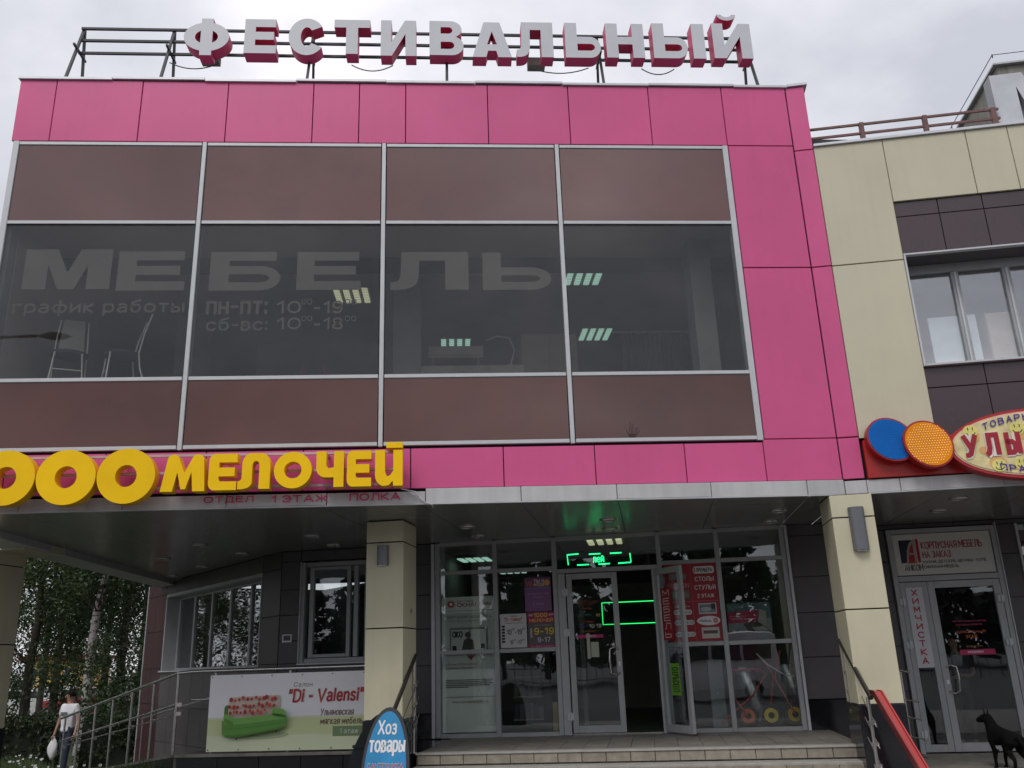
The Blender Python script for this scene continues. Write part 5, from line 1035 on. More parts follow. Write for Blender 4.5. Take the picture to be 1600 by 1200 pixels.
# =================================================================== RAILINGS
def stair_rail(label, sx, sgn):
    t = thing('stair_railing', label, 'railing', WI(sx, .1, 0), 'railings beside the porch steps')
    z_at = lambda tt: 1.62 + (tt - .45) * .56
    p0 = WI(sx, .50, z_at(.50)); p1 = WI(sx + sgn * .03, -.62, z_at(-.62))
    MB().tube([p0, p1], .027, n=12).build('handrail', DKSTEEL, t)
    for tt, zb in ((.36, .452), (-.55, .0)):
        MB().tube([WI(sx + .01, tt, zb), WI(sx + .01, tt, z_at(tt) - .03)], .019, n=10).build('post', STEEL, t)
        MB().tube([WI(sx + .01, tt, zb), WI(sx + .01, tt, zb + .015)], .045, n=14).build('base_flange', STEEL, t)
        for i in range(3):
            zz = z_at(tt) - .30 - i * .22
            MB().box(WI, sx - .02, sx + .055, tt - .025, tt + .025, zz - .02, zz + .02).build('clamp', STEEL, t)
    for i in range(3):
        MB().tube([WI(sx + .045, .50, z_at(.50) - .30 - i * .22), WI(sx + .045, -.62, z_at(-.62) - .30 - i * .22)], .008, n=6).build('rod', STEEL, t)
stair_rail('slanting steel stair railing with dark handrail beside the left cream column', -5.66, 1)
stair_rail('slanting steel stair railing with dark handrail beside the right cream column', -.22, 1)
t = thing('landing_railing', 'short steel railing between the right cream column and the glass door', 'railing', WI(.75, 1.74, 0))
MB().tube([WI(.35, 2.3, 1.40), WI(.72, 1.75, 1.26), WI(.83, 1.60, 1.22)], .024, n=12).build('handrail', STEEL, t)
MB().tube([WI(.75, 1.74, .02), WI(.75, 1.74, 1.24)], .019, n=10).build('post', STEEL, t)
for z in (.90, .68, .44, .22): MB().tube([WI(.42, 2.2, z + .05), WI(.88, 1.55, z - .06)], .009, n=6).build('rod', STEEL, t)
# porch + ramp railing
t = thing('ramp_railing', 'long stainless steel railing round the porch and down the ramp at left', 'railing', B0 + Vector((0, 0, .45)))
MB().tube([WI(-6.16, .86, 1.535), WI(-9.0, .86, 1.535), RA(0, .0, 1.52)], .024, n=12).build('handrail', STEEL, t)
MB().tube([RA(0, .0, 1.52), RA(6.6, .0, 1.52 - .119 * 6.6 - .0)], .024, n=12).build('handrail', STEEL, t)
MB().tube([RA(0, .0, 1.10), RA(6.6, .0, 1.10 - .119 * 6.6)], .016, n=8).build('mid_rail', STEEL, t); MB().tube([RA(-.02, .05, .98), RA(6.6, .05, 1.0 - .119 * 6.6)], .009, n=8).build('rod', STEEL, t)
MB().tube([WI(-6.2, .86, 1.16), WI(-9.0, .86, 1.16)], .013, n=8).build('mid_rail', STEEL, t)
for i in range(7):
    u = i * 1.05; MB().tube([RA(u, .0, rz(u) + .0), RA(u, .0, 1.50 - .119 * u)], .019, n=10).build('post', STEEL, t)
    for dz in (1.10, .98): MB().box(RA, u - .03, u + .03, -.012, .06, dz - .119 * u - .025, dz - .119 * u + .025).build('clamp', STEEL, t)
for s_ in (-6.35, -7.55, -8.66): MB().tube([WI(s_, .86, .45), WI(s_, .86, 1.51)], .019, n=10).build('post', STEEL, t)
# far-side ramp rail along the wall
t = thing('wall_side_ramp_railing', 'second steel handrail of the ramp running close to the dark wall', 'railing', RA(3, 1.5, 0))
MB().tube([RA(0.2, 1.45, 1.38), RA(6.4, 1.45, 1.40 - .119 * 6.4)], .018, n=8).build('handrail', STEEL, t)
for u in (.4, 2.4, 4.4, 6.3): MB().tube([RA(u, 1.45, rz(u)), RA(u, 1.45, 1.38 - .119 * u)], .015, n=8).build('post', STEEL, t)

# =================================================================== LAMPS
def wall_lamp(label, sc, z0, z1, r):
    t = thing('wall_lamp', label, 'lamp', WI(sc, -.11, z0), 'wall lamps on the columns')
    n = 16; P = [(r * cos(pi + pi * i / n), r * .9 * sin(pi + pi * i / n)) for i in range(n + 1)]
    vs = [WI(sc + x, -.102 + y - .012, z) for z in (z0, z1) for x, y in P]; m_ = n + 1
    MB().add(vs, [list(range(m_)), list(range(2 * m_ - 1, m_ - 1, -1))] + [[i, (i + 1) % m_, m_ + (i + 1) % m_, m_ + i] for i in range(m_)], LAMPG).build('shade', LAMPG, t)
    bx('back_plate', WI, sc - r * .8, sc + r * .8, -.113, -.1015, z0 + .02, z1 - .02, LAMPG, t)
    bx('lens', WI, sc - r * .6, sc + r * .6, -.10 - r * .75, -.115, z0 - .012, z0 - .001, WHITE, t)
wall_lamp('small grey half round wall lamp on the left cream column', -5.94, 2.79, 3.04, .078)
wall_lamp('large grey half round wall lamp on the right cream column', .065, 2.68, 3.20, .095)
RING = pm('chrome_ring', (.6, .6, .58), .25, .8); LENS = pm('frosted_lens', (.30, .30, .29), .35)
for s_, t_, wh in [(-9.26, 1.26, 'front one of the pair furthest left'), (-9.16, 2.49, 'rear one of the pair left of the window corner'), (-10.64, 3.99, 'over the deep left end of the ramp'), (-10.63, 2.61, 'over the middle of the ramp'), (-11.93, 5.23, 'deepest one by the light edge beam'), (-7.35, .98, 'in front of the window beside the left cream column'), (-7.42, 2.08, 'close above the window beside the left cream column'),
                (-5.01, .89, 'front one above the tall window poster'), (-5.05, 1.94, 'rear one above the tall window poster'), (-3.01, .96, 'front one above the shop doors'), (-3.03, 1.95, 'rear one above the shop doors'), (-.68, 1.01, 'front one left of the right column'), (-.66, 2.06, 'rear one left of the right column'), (1.59, .82, 'front one before the right glass door'), (1.65, 1.87, 'rear one before the right glass door')]:
    t = thing('downlight', 'round recessed soffit light, ' + wh, 'downlight', WI(s_, t_, 3.36), 'round downlights in the dark soffit')
    def HF(a, b, c): return WI(s_ + a, t_ + c, 3.375 - b)
    n = 24; P1 = [(.12 * cos(2 * pi * k / n), .12 * sin(2 * pi * k / n)) for k in range(n)]; P2 = [(x * .82, y * .82) for x, y in P1]
    vs = [WI(s_ + x, t_ + y, 3.374) for x, y in P1] + [WI(s_ + x, t_ + y, 3.358) for x, y in P1] + [WI(s_ + x, t_ + y, 3.358) for x, y in P2] + [WI(s_ + x, t_ + y, 3.374) for x, y in P2]
    MB().add(vs, [[r * n + k, r * n + (k + 1) % n, (r + 1) * n + (k + 1) % n, (r + 1) * n + k] for r in range(3) for k in range(n)], RING, True).build('ring', RING, t)
    vs = [WI(s_ + x, t_ + y, 3.366) for x, y in P2]; MB().add(vs, [list(range(n))], LENS).build('lens', LENS, t)
# no-smoking style ring sticker on the left column side
def CS(a, b, c): return WI(-5.67 + b, a, c)
mb = MB(); mb.disc(CS, .28, 2.21, .003, .006, .055, .055, colr((.5, .5, .45)), 20); mb.disc(CS, .28, 2.21, .0065, .008, .045, .045, colr((.35, .32, .24)), 20); mb.bar(CS(.25, .009, 2.215), CS(.31, .009, 2.205), .01, .012, colr(K_))
tag(mb.build('round_sticker', None), 'small round no smoking sticker on the side of the left cream column', 'sticker')

# =================================================================== INTERIOR THINGS
TUBE = pm('lit_tube', (.8, .9, .85), .4, emit=(.50, .85, .68), es=.5); TUBEW = pm('lit_tube_warm', (.9, .9, .7), .4, emit=(.85, .85, .55), es=.4)
CASE = pm('lamp_case', (.35, .37, .36), .4)
def tube_lamp(label, fr, a, b, z, w_, l_, mat, grp):
    t = thing('ceiling_lamp', label, 'ceiling lamp', fr(a, b, z), grp)
    bx('case', fr, a - w_ / 2, a + w_ / 2, b - l_ / 2, b + l_ / 2, z, z + .05, CASE, t)
    for i in range(4):
        x = a - w_ / 2 + w_ * (i + .5) / 4
        for j in range(6):
            y0 = b - l_ / 2 + l_ * j / 6 + .012; bx('tube', fr, x - .045, x + .045, y0, y0 + l_ / 6 - .024, z - .02, z - .001, mat, t)
for px, py, lb, mt in ((912, 432, 'square four tube lamp high in the rightmost dark upper window', TUBE), (930, 522, 'smaller looking square lamp low in the rightmost dark upper window', TUBE), (712, 538, 'square lamp glowing just over the furniture in the third upper window', TUBE), (550, 461, 'faint yellowish lamp in the second upper window beside the hours', TUBEW)):
    P = hit(px, py, Vector((0, 0, 7.25)), Vector((0, 0, 1))); tube_lamp(lb, FA, P.x, P.y, 7.25, .60, .60, mt, 'square tube lamps in the upper showroom')
for px, py, lb, mt in ((945, 846, 'yellowish tube lamp behind the glass over the shop doors', TUBEW), (742, 874, 'tube lamp glowing behind the top panes left of the doors', TUBE), (800, 893, 'tube lamp deeper in the shop left of the doors', TUBE)):
    s_, t_ = wz(px, py, 3.30); tube_lamp(lb, WI, s_, t_, 3.30, .60, .60, mt, 'tube lamps in the ground floor shop')
CHR = pm('chair_chrome', (.85, .85, .78), .45, .2); BLS = pm('blue_grey_seat', (.05, .055, .10), .6); PLY = pm('pale_backrest', (.42, .42, .36), .5)
def chair(label, x, y, rot, back=True):
    t = thing('chair', label, 'chair', (x, y, 5.13), 'metal chairs in the first upper window')
    c_, s_ = cos(rot), sin(rot)
    def f(a, b, z): return Vector((x + a * c_ - b * s_, y + a * s_ + b * c_, 5.13 + z))
    mb = MB(); n = 24; P = [(.23 * cos(2 * pi * k / n), .21 * sin(2 * pi * k / n)) for k in range(n)]
    vs = [f(a, b, z) for z in (.44, .48) for a, b in P]; mb.add(vs, [list(range(n)), list(range(2 * n - 1, n - 1, -1))] + [[k, (k + 1) % n, n + (k + 1) % n, n + k] for k in range(n)]); mb.build('seat', BLS, t)
    for a in (-.2, .2):
        MB().tube([f(a * .8, -.17, .44), f(a, -.20, 0)], .011, n=6).build('leg', CHR, t)
        MB().tube([f(a * 1.1, .28, 0), f(a, .20, .25), f(a, .17, .46), f(a * .95, .22, .75), f(a * .85, .30, 1.05)], .011, n=6).build('leg', CHR, t)
    if back: MB().add([f(a * (1 - .1 * k), .20 + .02 * k + d, .55 + .25 * k) for d in (0, .012) for k in (0, 1, 2) for a in (-.16, .16)], [(0, 1, 3, 2), (2, 3, 5, 4), (6, 8, 9, 7), (8, 10, 11, 9), (0, 6, 7, 1), (4, 5, 11, 10), (0, 2, 8, 6), (2, 4, 10, 8), (1, 7, 9, 3), (3, 9, 11, 5)]).build('backrest', PLY, t)
    MB().tube([f(-.18, -.19, .2), f(.18, -.19, .2)], .008, n=6).build('stretcher', CHR, t)
chair('metal chair with pale backrest behind the first upper window, left one', -5.05, .72, radians(20)); chair('metal chair with thin curved frame behind the first upper window, right one', -4.38, .75, radians(-60), False)
SHO = pm('furniture_dull', (.36, .28, .22), .6); SHO2 = pm('furniture_pale', (.55, .50, .42), .6)
def cabinet(name, label, cat, fr, a0, a1, b0, b1, c0, c1, mat, doors=2):
    t = thing(name, label, cat, fr((a0 + a1) / 2, (b0 + b1) / 2, c0)); bx('carcass', fr, a0, a1, b0 + .022, b1, c0, c1, mat, t, .004); w_ = (a1 - a0) / doors
    for i in range(doors):
        bx('door', fr, a0 + i * w_ + .006, a0 + (i + 1) * w_ - .006, b0, b0 + .02, c0 + .03, c1 - .02, mat, t, .003)
        bx('knob', fr, a0 + (i + .5) * w_ - .01, a0 + (i + .5) * w_ + .01, b0 - .02, b0 - .001, (c0 + c1) / 2, (c0 + c1) / 2 + .02, CHR, t)
cabinet('cabinet', 'dull brown wardrobe at the bar between the third and fourth upper windows', 'wardrobe', FA, 1.12, 2.02, 2.5, 3.1, 4.9, 6.52, SHO)
cabinet('low_cabinet', 'long low pale cabinet behind the third upper window', 'cabinet', FA, -.50, 1.10, 1.9, 2.4, 4.9, 5.80, SHO2, 3)
cabinet('shelf_unit', 'small pale raised shelf unit above the low cabinet in the third upper window', 'shelf', FA, -.35, .50, 2.2, 2.38, 6.03, 6.22, SHO2, 1); bx('shelf_leg', FA, -.30, -.26, 2.22, 2.36, 5.802, 6.028, SHO, bpy.data.objects['shelf_unit']); bx('shelf_leg', FA, .40, .44, 2.22, 2.36, 5.802, 6.028, SHO, bpy.data.objects['shelf_unit'])
t = thing('desk_lamp', 'curved metal desk lamp on the low cabinet in the third upper window', 'lamp', (1.0, 2.1, 5.8)); MB().tube([(.9, 2.1, 5.82), (.98, 2.1, 6.1), (.9, 2.1, 6.3), (.7, 2.1, 6.33), (.55, 2.1, 6.26)], .012, n=6).build('arm', CHR, t); MB().tube([(.9, 2.1, 5.802), (.9, 2.1, 5.83)], .11, n=16).build('base', CHR, t)
bx('display_platform', FA, -5.6, -3.0, .36, 1.5, 4.902, 5.128, WALLIN, PB)
# curtain-like hanging sheet and column in the fourth window
CUR = pm('silvery_curtain', (.16, .165, .18), .5); vs = []; n = 90
for k in range(n + 1):
    x = 2.75 + 1.35 * k / n; y = 2.6 + .03 * sin(k * 1.3) + .02 * sin(k * 2.9)
    vs += [(x, y, 5.0), (x, y, 6.55), (x, y + .01, 5.0), (x, y + .01, 6.55)]
fs = []
for k in range(n): o_ = 4 * k; fs += [(o_, o_ + 4, o_ + 5, o_ + 1), (o_ + 2, o_ + 3, o_ + 7, o_ + 6)]
ct = thing('curtain', 'silvery pleated curtain hanging on a rod in the rightmost upper window', 'curtain', (3.4, 2.6, 5.0)); MB().add(vs, fs).build('cloth', CUR, ct); MB().tube([(2.6, 2.6, 6.57), (4.2, 2.6, 6.57)], .014, n=6).build('rod', CHR, ct)
for nm, x0, x1, y0 in (('inner_column', 3.45, 3.75, .75), ('inner_column', -.86, -.45, 1.8), ('inner_column', -4.6, -4.1, 3.5)): bx(nm, FA, x0, x1, y0, y0 + .35, 4.905, 7.315, pm('inner_column_paint', (.30, .29, .26), .8), PB)
bx('partition', FA, -3.6, -1.0, 5.0, 5.1, 4.905, 7.315, WALLIN, PB); bx('inner_beam', FA, -5.68, 4.4, 1.35, 1.6, 7.16, 7.31, WALLDK, PB)
for x in (-2.35, -2.02): tag(bx('red_box', FA, x, x + .07, 2.6, 2.68, 5.75, 6.05, RED), 'small red upright box deep in the second upper window' + (', right one' if x > -2.2 else ', left one'), 'box', 'red boxes in the second upper window')
# wing window things
WBD = pm('white_board', (.85, .9, .86), .5)
a, b2, c, d = sbox(1455, 494, 1531, 570, .57); t = thing('display_stand', 'plain white panel standing behind the first window of the cream wing', 'panel', WI((a + b2) / 2, 1.0, 5.0)); bx('panel', WI, a, b2, .56, .59, 4.935, d, WBD, t); bx('panel_foot', WI, a, b2, .50, .72, 4.903, 4.932, WBD, t)
cabinet('beige_cabinet', 'beige cabinet behind the second window of the cream wing', 'cabinet', WI, wa(1541, 500, .6)[0], wa(1592, 500, .6)[0], .60, 1.0, 4.9, 5.85, pm('beige_furniture', (.62, .50, .38), .6), 1)
# shop goods
GALV = pm('galvanised_tray', (.50, .51, .52), .3, .85); RTB = pm('red_tube_frame', (.60, .08, .04), .4); RUB = pm('tyre_rubber', (.02, .02, .02), .8)
ORW = pm('orange_wheel', (1.0, .20, .04), .45); YLW = pm('yellow_wheel', (1.0, .72, .03), .45); YLD = pm('dark_yellow_wheel', (.85, .52, .02), .5)
def wheel(parent, s_, t_, z, col, r=.165):
    def fr(a, b, c): return WI(s_ + a, t_ + b, z + c)
    mb = MB(); n = 28; m2 = 10; vs = []
    for k in range(n):
        A_ = 2 * pi * k / n
        for j in range(m2):
            B_ = 2 * pi * j / m2; rr = r - .035 + .035 * cos(B_); vs.append(fr(rr * cos(A_), .035 * sin(B_), rr * sin(A_)))
    mb.add(vs, [[k * m2 + j, k * m2 + (j + 1) % m2, ((k + 1) % n) * m2 + (j + 1) % m2, ((k + 1) % n) * m2 + j] for k in range(n) for j in range(m2)], RUB, True)
    wo = mb.build('wheel', None, parent)
    MB().disc(fr, 0, 0, -.022, .022, r - .05, r - .05, col, 28).disc(fr, 0, 0, -.05, -.023, .045, .045, RUB, 16).disc(fr, 0, 0, -.030, -.0225, r - .075, r - .075, col, 22).build('rim', None, wo)
w1 = thing('wheelbarrow', 'wheelbarrow with orange wheel and galvanised tray stood on end in the shop window', 'wheelbarrow', WI(-1.2, 3, .45)); wheel(w1, -1.20, 2.95, .63, ORW)
def tray(parent, s_, z0, z1, w_, lean):
    mb = MB(); n = 12; vs = []
    for j in range(9):
        f = j / 8; z = z0 + (z1 - z0) * f; ww = w_ * (.75 + .25 * sin(pi * f))
        for k in range(n + 1):
            q = pi * k / n; vs.append(WI(s_ + lean * (1 - f) + ww * cos(q), 3.05 - .16 * sin(q) * (.5 + .5 * sin(pi * f)), z))
    fs = [[j * (n + 1) + k, j * (n + 1) + k + 1, (j + 1) * (n + 1) + k + 1, (j + 1) * (n + 1) + k] for j in range(8) for k in range(n)]
    mb.add(vs, fs, GALV, True); return mb.build('tray', GALV, parent)
tray(w1, -1.20, .55, 1.32, .14, .20)
MB().tube([WI(-1.22, 2.86, .64), WI(-1.45, 2.9, 1.0), WI(-1.35, 2.9, 1.28), WI(-1.0, 2.9, 1.30), WI(-.88, 2.9, 1.22), WI(-1.1, 2.9, .92), WI(-1.6, 2.9, .55)], .016, n=8).build('frame', RTB, w1)
w2 = thing('wheelbarrow', 'wheelbarrow with two yellow wheels and red frame at the right end of shop window', 'wheelbarrow', WI(-.7, 3, .45)); wheel(w2, -.86, 2.98, .63, YLW); wheel(w2, -.52, 2.95, .64, YLD); tray(w2, -.55, .8, 1.35, .13, .12)
MB().tube([WI(-.52, 2.9, .64), WI(-.75, 2.95, 1.15), WI(-.62, 2.95, 1.55)], .016, n=8).build('frame', RTB, w2); MB().tube([WI(-.86, 3.05, .63), WI(-.75, 3.1, 1.2), WI(-.95, 3.1, 1.5)], .016, n=8).build('frame', RTB, w2)
MB().tube([WI(-1.0, 2.8, 1.52), WI(-.85, 2.8, 1.35), WI(-.62, 2.8, 1.20), WI(-.48, 2.8, 1.18)], .009, n=6).build('handle', CHR, w2)
cabinet('display_board', 'grey white sheet panel leaning behind the glass between the posters', 'panel', WI, -1.72, -1.50, 2.95, 3.0, .455, 1.45, pm('dull_white', (.28, .29, .29), .6), 1)
tag(bx('timber_board', WI, -4.12, -4.04, 2.85, 2.88, .455, .90, pm('yellow_timber', (.50, .36, .12), .6)), 'narrow yellow timber board upright in the lower pane left of the doors', 'board')
sh = thing('goods_shelf', 'low shop shelf of blue and grey goods behind the lower left pane', 'shelf', WI(-4.4, 4.2, .45))
for z in (.6, .95, 1.25): bx('shelf_board', WI, -4.85, -4.35, 3.6, 4.0, z, z + .02, SHO2, sh)
random.seed(5)
for z in (.62, .97):
    x = -4.83
    while x < -4.42:
        w_ = random.uniform(.05, .1); bx('packet', WI, x, x + w_ - .008, 3.62, 3.9, z + .001, z + random.uniform(.15, .26), colr(random.choice([(.06, .10, .16), (.20, .20, .18), (.10, .13, .14), (.25, .22, .16)])), sh); x += w_

# =================================================================== PEOPLE AND DOG
def skin(name, V, E_, mat, parent, sub=2):
    me = bpy.data.meshes.new(name); keys = list(V); ix = {k: i for i, k in enumerate(keys)}
    me.from_pydata([V[k][0] for k in keys], [(ix[a], ix[b]) for a, b in E_], []); o = bpy.data.objects.new(name, me); link(o)
    md = o.modifiers.new('s', 'SKIN'); sv = me.skin_vertices[0].data
    for i, k in enumerate(keys):
        r = V[k][1]; sv[i].radius = (r, r) if not isinstance(r, tuple) else r
    sv[0].use_root = True
    ss = o.modifiers.new('u', 'SUBSURF'); ss.levels = sub; ss.render_levels = sub
    dg = bpy.context.evaluated_depsgraph_get(); m2 = bpy.data.meshes.new_from_object(o.evaluated_get(dg)); vs = [v.co.copy() for v in m2.vertices]; fs = [list(p.vertices) for p in m2.polygons]
    bpy.data.objects.remove(o); bpy.data.meshes.remove(me); bpy.data.meshes.remove(m2)
    mb = MB(); mb.add(vs, fs, mat, True); return mb.build(name, mat, parent)
SKINM = pm('skin_tone', (.42, .24, .17), .5); HAIRM = pm('dark_hair', (.012, .009, .007), .8, spec=.1)
def person(label, pos, yaw, top_m, leg_m, shoe_m, head_turn=0, h=1.75, larm=None, rarm=None, stride=.1, bag=None):
    k = h / 1.75; c_, s_ = cos(yaw), sin(yaw); pos = Vector(pos)
    def f(x, y, z): return Vector((pos.x + (x * c_ - y * s_) * k, pos.y + (x * s_ + y * c_) * k, pos.z + z * k))
    t = thing('person', label, 'person', pos)
    la = larm or [(.25, .02, 1.13), (.27, -.05, .89), (.275, -.08, .80)]; ra = rarm or [(-.25, .02, 1.13), (-.27, -.05, .89), (-.275, -.08, .80)]
    V = {'pel': (f(0, 0, .97), .10 * k), 'sp': (f(0, 0, 1.12), .11 * k), 'ch': (f(0, 0, 1.32), .12 * k), 'nb': (f(0, .01, 1.46), .058 * k), 'hb': (f(0, -.005, 1.53), .056 * k), 'hm': (f(0, -.015, 1.63), .088 * k), 'ht': (f(0, .0, 1.695), .070 * k)}
    E_ = [('pel', 'sp'), ('sp', 'ch'), ('ch', 'nb'), ('nb', 'hb'), ('hb', 'hm'), ('hm', 'ht')]
    for sd_, q in (('l', la), ('r', ra)):
        sg = 1 if sd_ == 'l' else -1; st_ = stride * sg
        V.update({sd_ + 'sh': (f(.17 * sg, .01, 1.41), .058 * k), sd_ + 'el': (f(*q[0]), .04 * k), sd_ + 'wr': (f(*q[1]), .026 * k), sd_ + 'ha': (f(*q[2]), .034 * k),
                  sd_ + 'hi': (f(.09 * sg, 0, .90), .082 * k), sd_ + 'kn': (f(.10 * sg, -.03 - st_ * .5, .50), .055 * k), sd_ + 'an': (f(.10 * sg, .02 - st_, .09), .036 * k), sd_ + 'to': (f(.11 * sg, -.14 - st_, .035), .034 * k)})
        E_ += [('ch', sd_ + 'sh'), (sd_ + 'sh', sd_ + 'el'), (sd_ + 'el', sd_ + 'wr'), (sd_ + 'wr', sd_ + 'ha'), ('pel', sd_ + 'hi'), (sd_ + 'hi', sd_ + 'kn'), (sd_ + 'kn', sd_ + 'an'), (sd_ + 'an', sd_ + 'to')]
    body = skin('body', V, E_, SKINM, t)
    T_ = {q: (V[q][0], (V[q][1] if not isinstance(V[q][1], tuple) else V[q][1][0]) + .022 * k) for q in ('sp', 'pel', 'ch', 'lsh', 'rsh')}; T_['ch'] = (V['ch'][0] + Vector((0, 0, .01)), .158 * k); T_['sp'] = (V['sp'][0], .150 * k); T_['nb'] = (f(0, .01, 1.455), .082 * k)
    for sg, n_, q in ((1, 'l', la), (-1, 'r', ra)): T_[n_ + 'e2'] = (V[n_ + 'sh'][0].lerp(V[n_ + 'el'][0], .75), .062 * k)
    T_['pel'] = (f(0, 0, .96), .155 * k); T_['hem'] = (f(0, 0, .86), .165 * k)
    skin('shirt', T_, [('sp', 'pel'), ('pel', 'hem'), ('sp', 'ch'), ('ch', 'nb'), ('ch', 'lsh'), ('ch', 'rsh'), ('lsh', 'le2'), ('rsh', 're2')], top_m, t)
    J = {'pel': (V['pel'][0] - Vector((0, 0, .05)), .105 * k)}
    for n_ in 'lr': J.update({n_ + 'hi': (V[n_ + 'hi'][0], .098 * k), n_ + 'kn': (V[n_ + 'kn'][0], .072 * k), n_ + 'an': (V[n_ + 'an'][0] + Vector((0, 0, .02)), .055 * k)})
    skin('trousers', J, [('pel', 'lhi'), ('pel', 'rhi'), ('lhi', 'lkn'), ('rhi', 'rkn'), ('lkn', 'lan'), ('rkn', 'ran')], leg_m, t)
    for n_ in 'lr':
        a_, b_ = V[n_ + 'an'][0] - Vector((0, 0, .03)), V[n_ + 'to'][0]; skin('shoe', {'a': (a_, .045 * k), 'b': (b_, .045 * k)}, [('a', 'b')], shoe_m, t)
        w_, hh = V[n_ + 'wr'][0], V[n_ + 'ha'][0]; d = (hh - w_).normalized(); sd2 = Vector((c_, s_, 0)) * (1 if n_ == 'l' else -1); fw = Vector((s_, -c_, 0))
        mb = MB()
        for j, ln in enumerate((.062, .072, .068, .055)): 
            b0 = hh + fw * (.020 * (1.5 - j)) + d * .025; mb.tube([b0, b0 + d * ln * .5, b0 + d * ln * .85 - sd2 * .018], .0085, n=6)
        mb.tube([hh + fw * .03 - d * .01, hh + fw * .052 + d * .02, hh + fw * .05 + d * .05], .009, n=6); mb.build('fingers', SKINM, t)
    # head details, turned
    hc = f(0, -.01, 1.63); q = yaw + head_turn; hx = Vector((cos(q), sin(q), 0)); hy = Vector((sin(q), -cos(q), 0))
    def hf(a, b, c): return hc + (hx * a + hy * b + Vector((0, 0, c))) * k
    MB().tube([hf(0, .092, .015), hf(0, .118, -.02), hf(0, .095, -.03)], .012, n=8).build('nose', SKINM, t)
    for sg in (-1, 1):
        mb = MB(); mb.disc(lambda a, b, c: hf(.034 * sg + a, .088 + b, .018 + c), 0, 0, 0, .006, .009, .004, WHITE, 10); mb.disc(lambda a, b, c: hf(.034 * sg + a, .093 + b, .018 + c), 0, 0, 0, .004, .006, .006, HAIRM, 8); mb.build('eye', None, t)
        skin('ear', {'a': (hf(.092 * sg, 0, .02), .016 * k), 'b': (hf(.094 * sg, 0, -.02), .012 * k)}, [('a', 'b')], SKINM, t, 1)
    MB().bar(hf(-.024, .093, -.058), hf(.024, .093, -.058), .008, .008).build('mouth', pm('lips', (.3, .1, .08), .5), t)
    vs = []; n = 20; m2 = 9
    for j in range(m2 + 1):
        el = radians(-22 + 112 * j / m2)
        for i in range(n):
            az = 2 * pi * i / n; back = .5 - .5 * sin(az)    # sin=1 is forwards
            e2 = el if back > .32 else max(el, radians(34)); vs.append(hf(.101 * cos(az) * cos(e2), .106 * sin(az) * cos(e2) - .006, .022 + .102 * sin(e2)))
    MB().add(vs, [[j * n + i, j * n + (i + 1) % n, (j + 1) * n + (i + 1) % n, (j + 1) * n + i] for j in range(m2) for i in range(n)], HAIRM, True).build('hair', HAIRM, t)
    return t, V, f
mx_, my_ = fa(110, 1100, 9)[0], 9
man, Vm, fm = person('dark haired man in white printed t-shirt and jeans walking beside the hedge', (mx_, my_, -.38), radians(-22), pm('white_tshirt', (.72, .72, .74), .8), pm('blue_jeans', (.022, .034, .062), .85), pm('dark_shoe', (.03, .03, .03), .6), radians(-65), 1.62,
                     rarm=[(-.27, .03, 1.13), (-.30, -.03, .90), (-.305, -.05, .81)], stride=.12)
MB().box(lambda a, b, c: fm(a, b, c), -.09, .09, -.150, -.146, 1.22, 1.30, colr((.12, .12, .15))).build('shirt_print', None, man)
hp = Vm['rha'][0]
bg_ = thing('plastic_bag', 'white plastic carrier bag held by the man in the white t-shirt', 'bag', hp - Vector((0, 0, .45)))
vs = []; n = 14
for j in range(9):
    f_ = j / 8; r = .02 + .085 * sin(pi * min(1, f_ * 1.05 + .0)) ** .6 * (1 - .25 * (1 - f_)) if 0 < j < 8 else .03; z = -.40 * f_ - .05
    for i in range(n): q = 2 * pi * i / n; rr = r * (1 + .12 * sin(3 * q + j)); vs.append(hp + Vector((rr * cos(q), rr * .6 * sin(q), z)))
MB().add(vs, [[j * n + i, j * n + (i + 1) % n, (j + 1) * n + (i + 1) % n, (j + 1) * n + i] for j in range(8) for i in range(n)] + [list(range(8 * n, 9 * n))], WHITE, True).build('sack', pm('bag_film', (.75, .75, .77), .4), bg_)
MB().tube([hp + Vector((-.02, 0, -.06)), hp + Vector((-.012, 0, .0)), hp + Vector((.012, 0, .0)), hp + Vector((.02, 0, -.06))], .006, n=6).build('loop_handle', WHITE, bg_)
ps, pt = wa(1503, 1090, T2 + .75)[0], T2 + .75
pp = WI(ps, pt, .03)
wmn, Vw, fw_ = person('dim dark haired person in dark clothes standing behind the wide glass door', pp, radians(-20), pm('dark_cardigan', (.05, .05, .06), .8), pm('dark_skirt', (.03, .03, .035), .85), pm('dark_shoe', (.03, .03, .03), .6), radians(10), 1.66,
                     larm=[(.25, .0, 1.14), (.12, -.22, 1.10), (.05, -.26, 1.12)], rarm=[(-.25, .0, 1.14), (-.12, -.22, 1.08), (-.04, -.26, 1.10)], stride=.02)

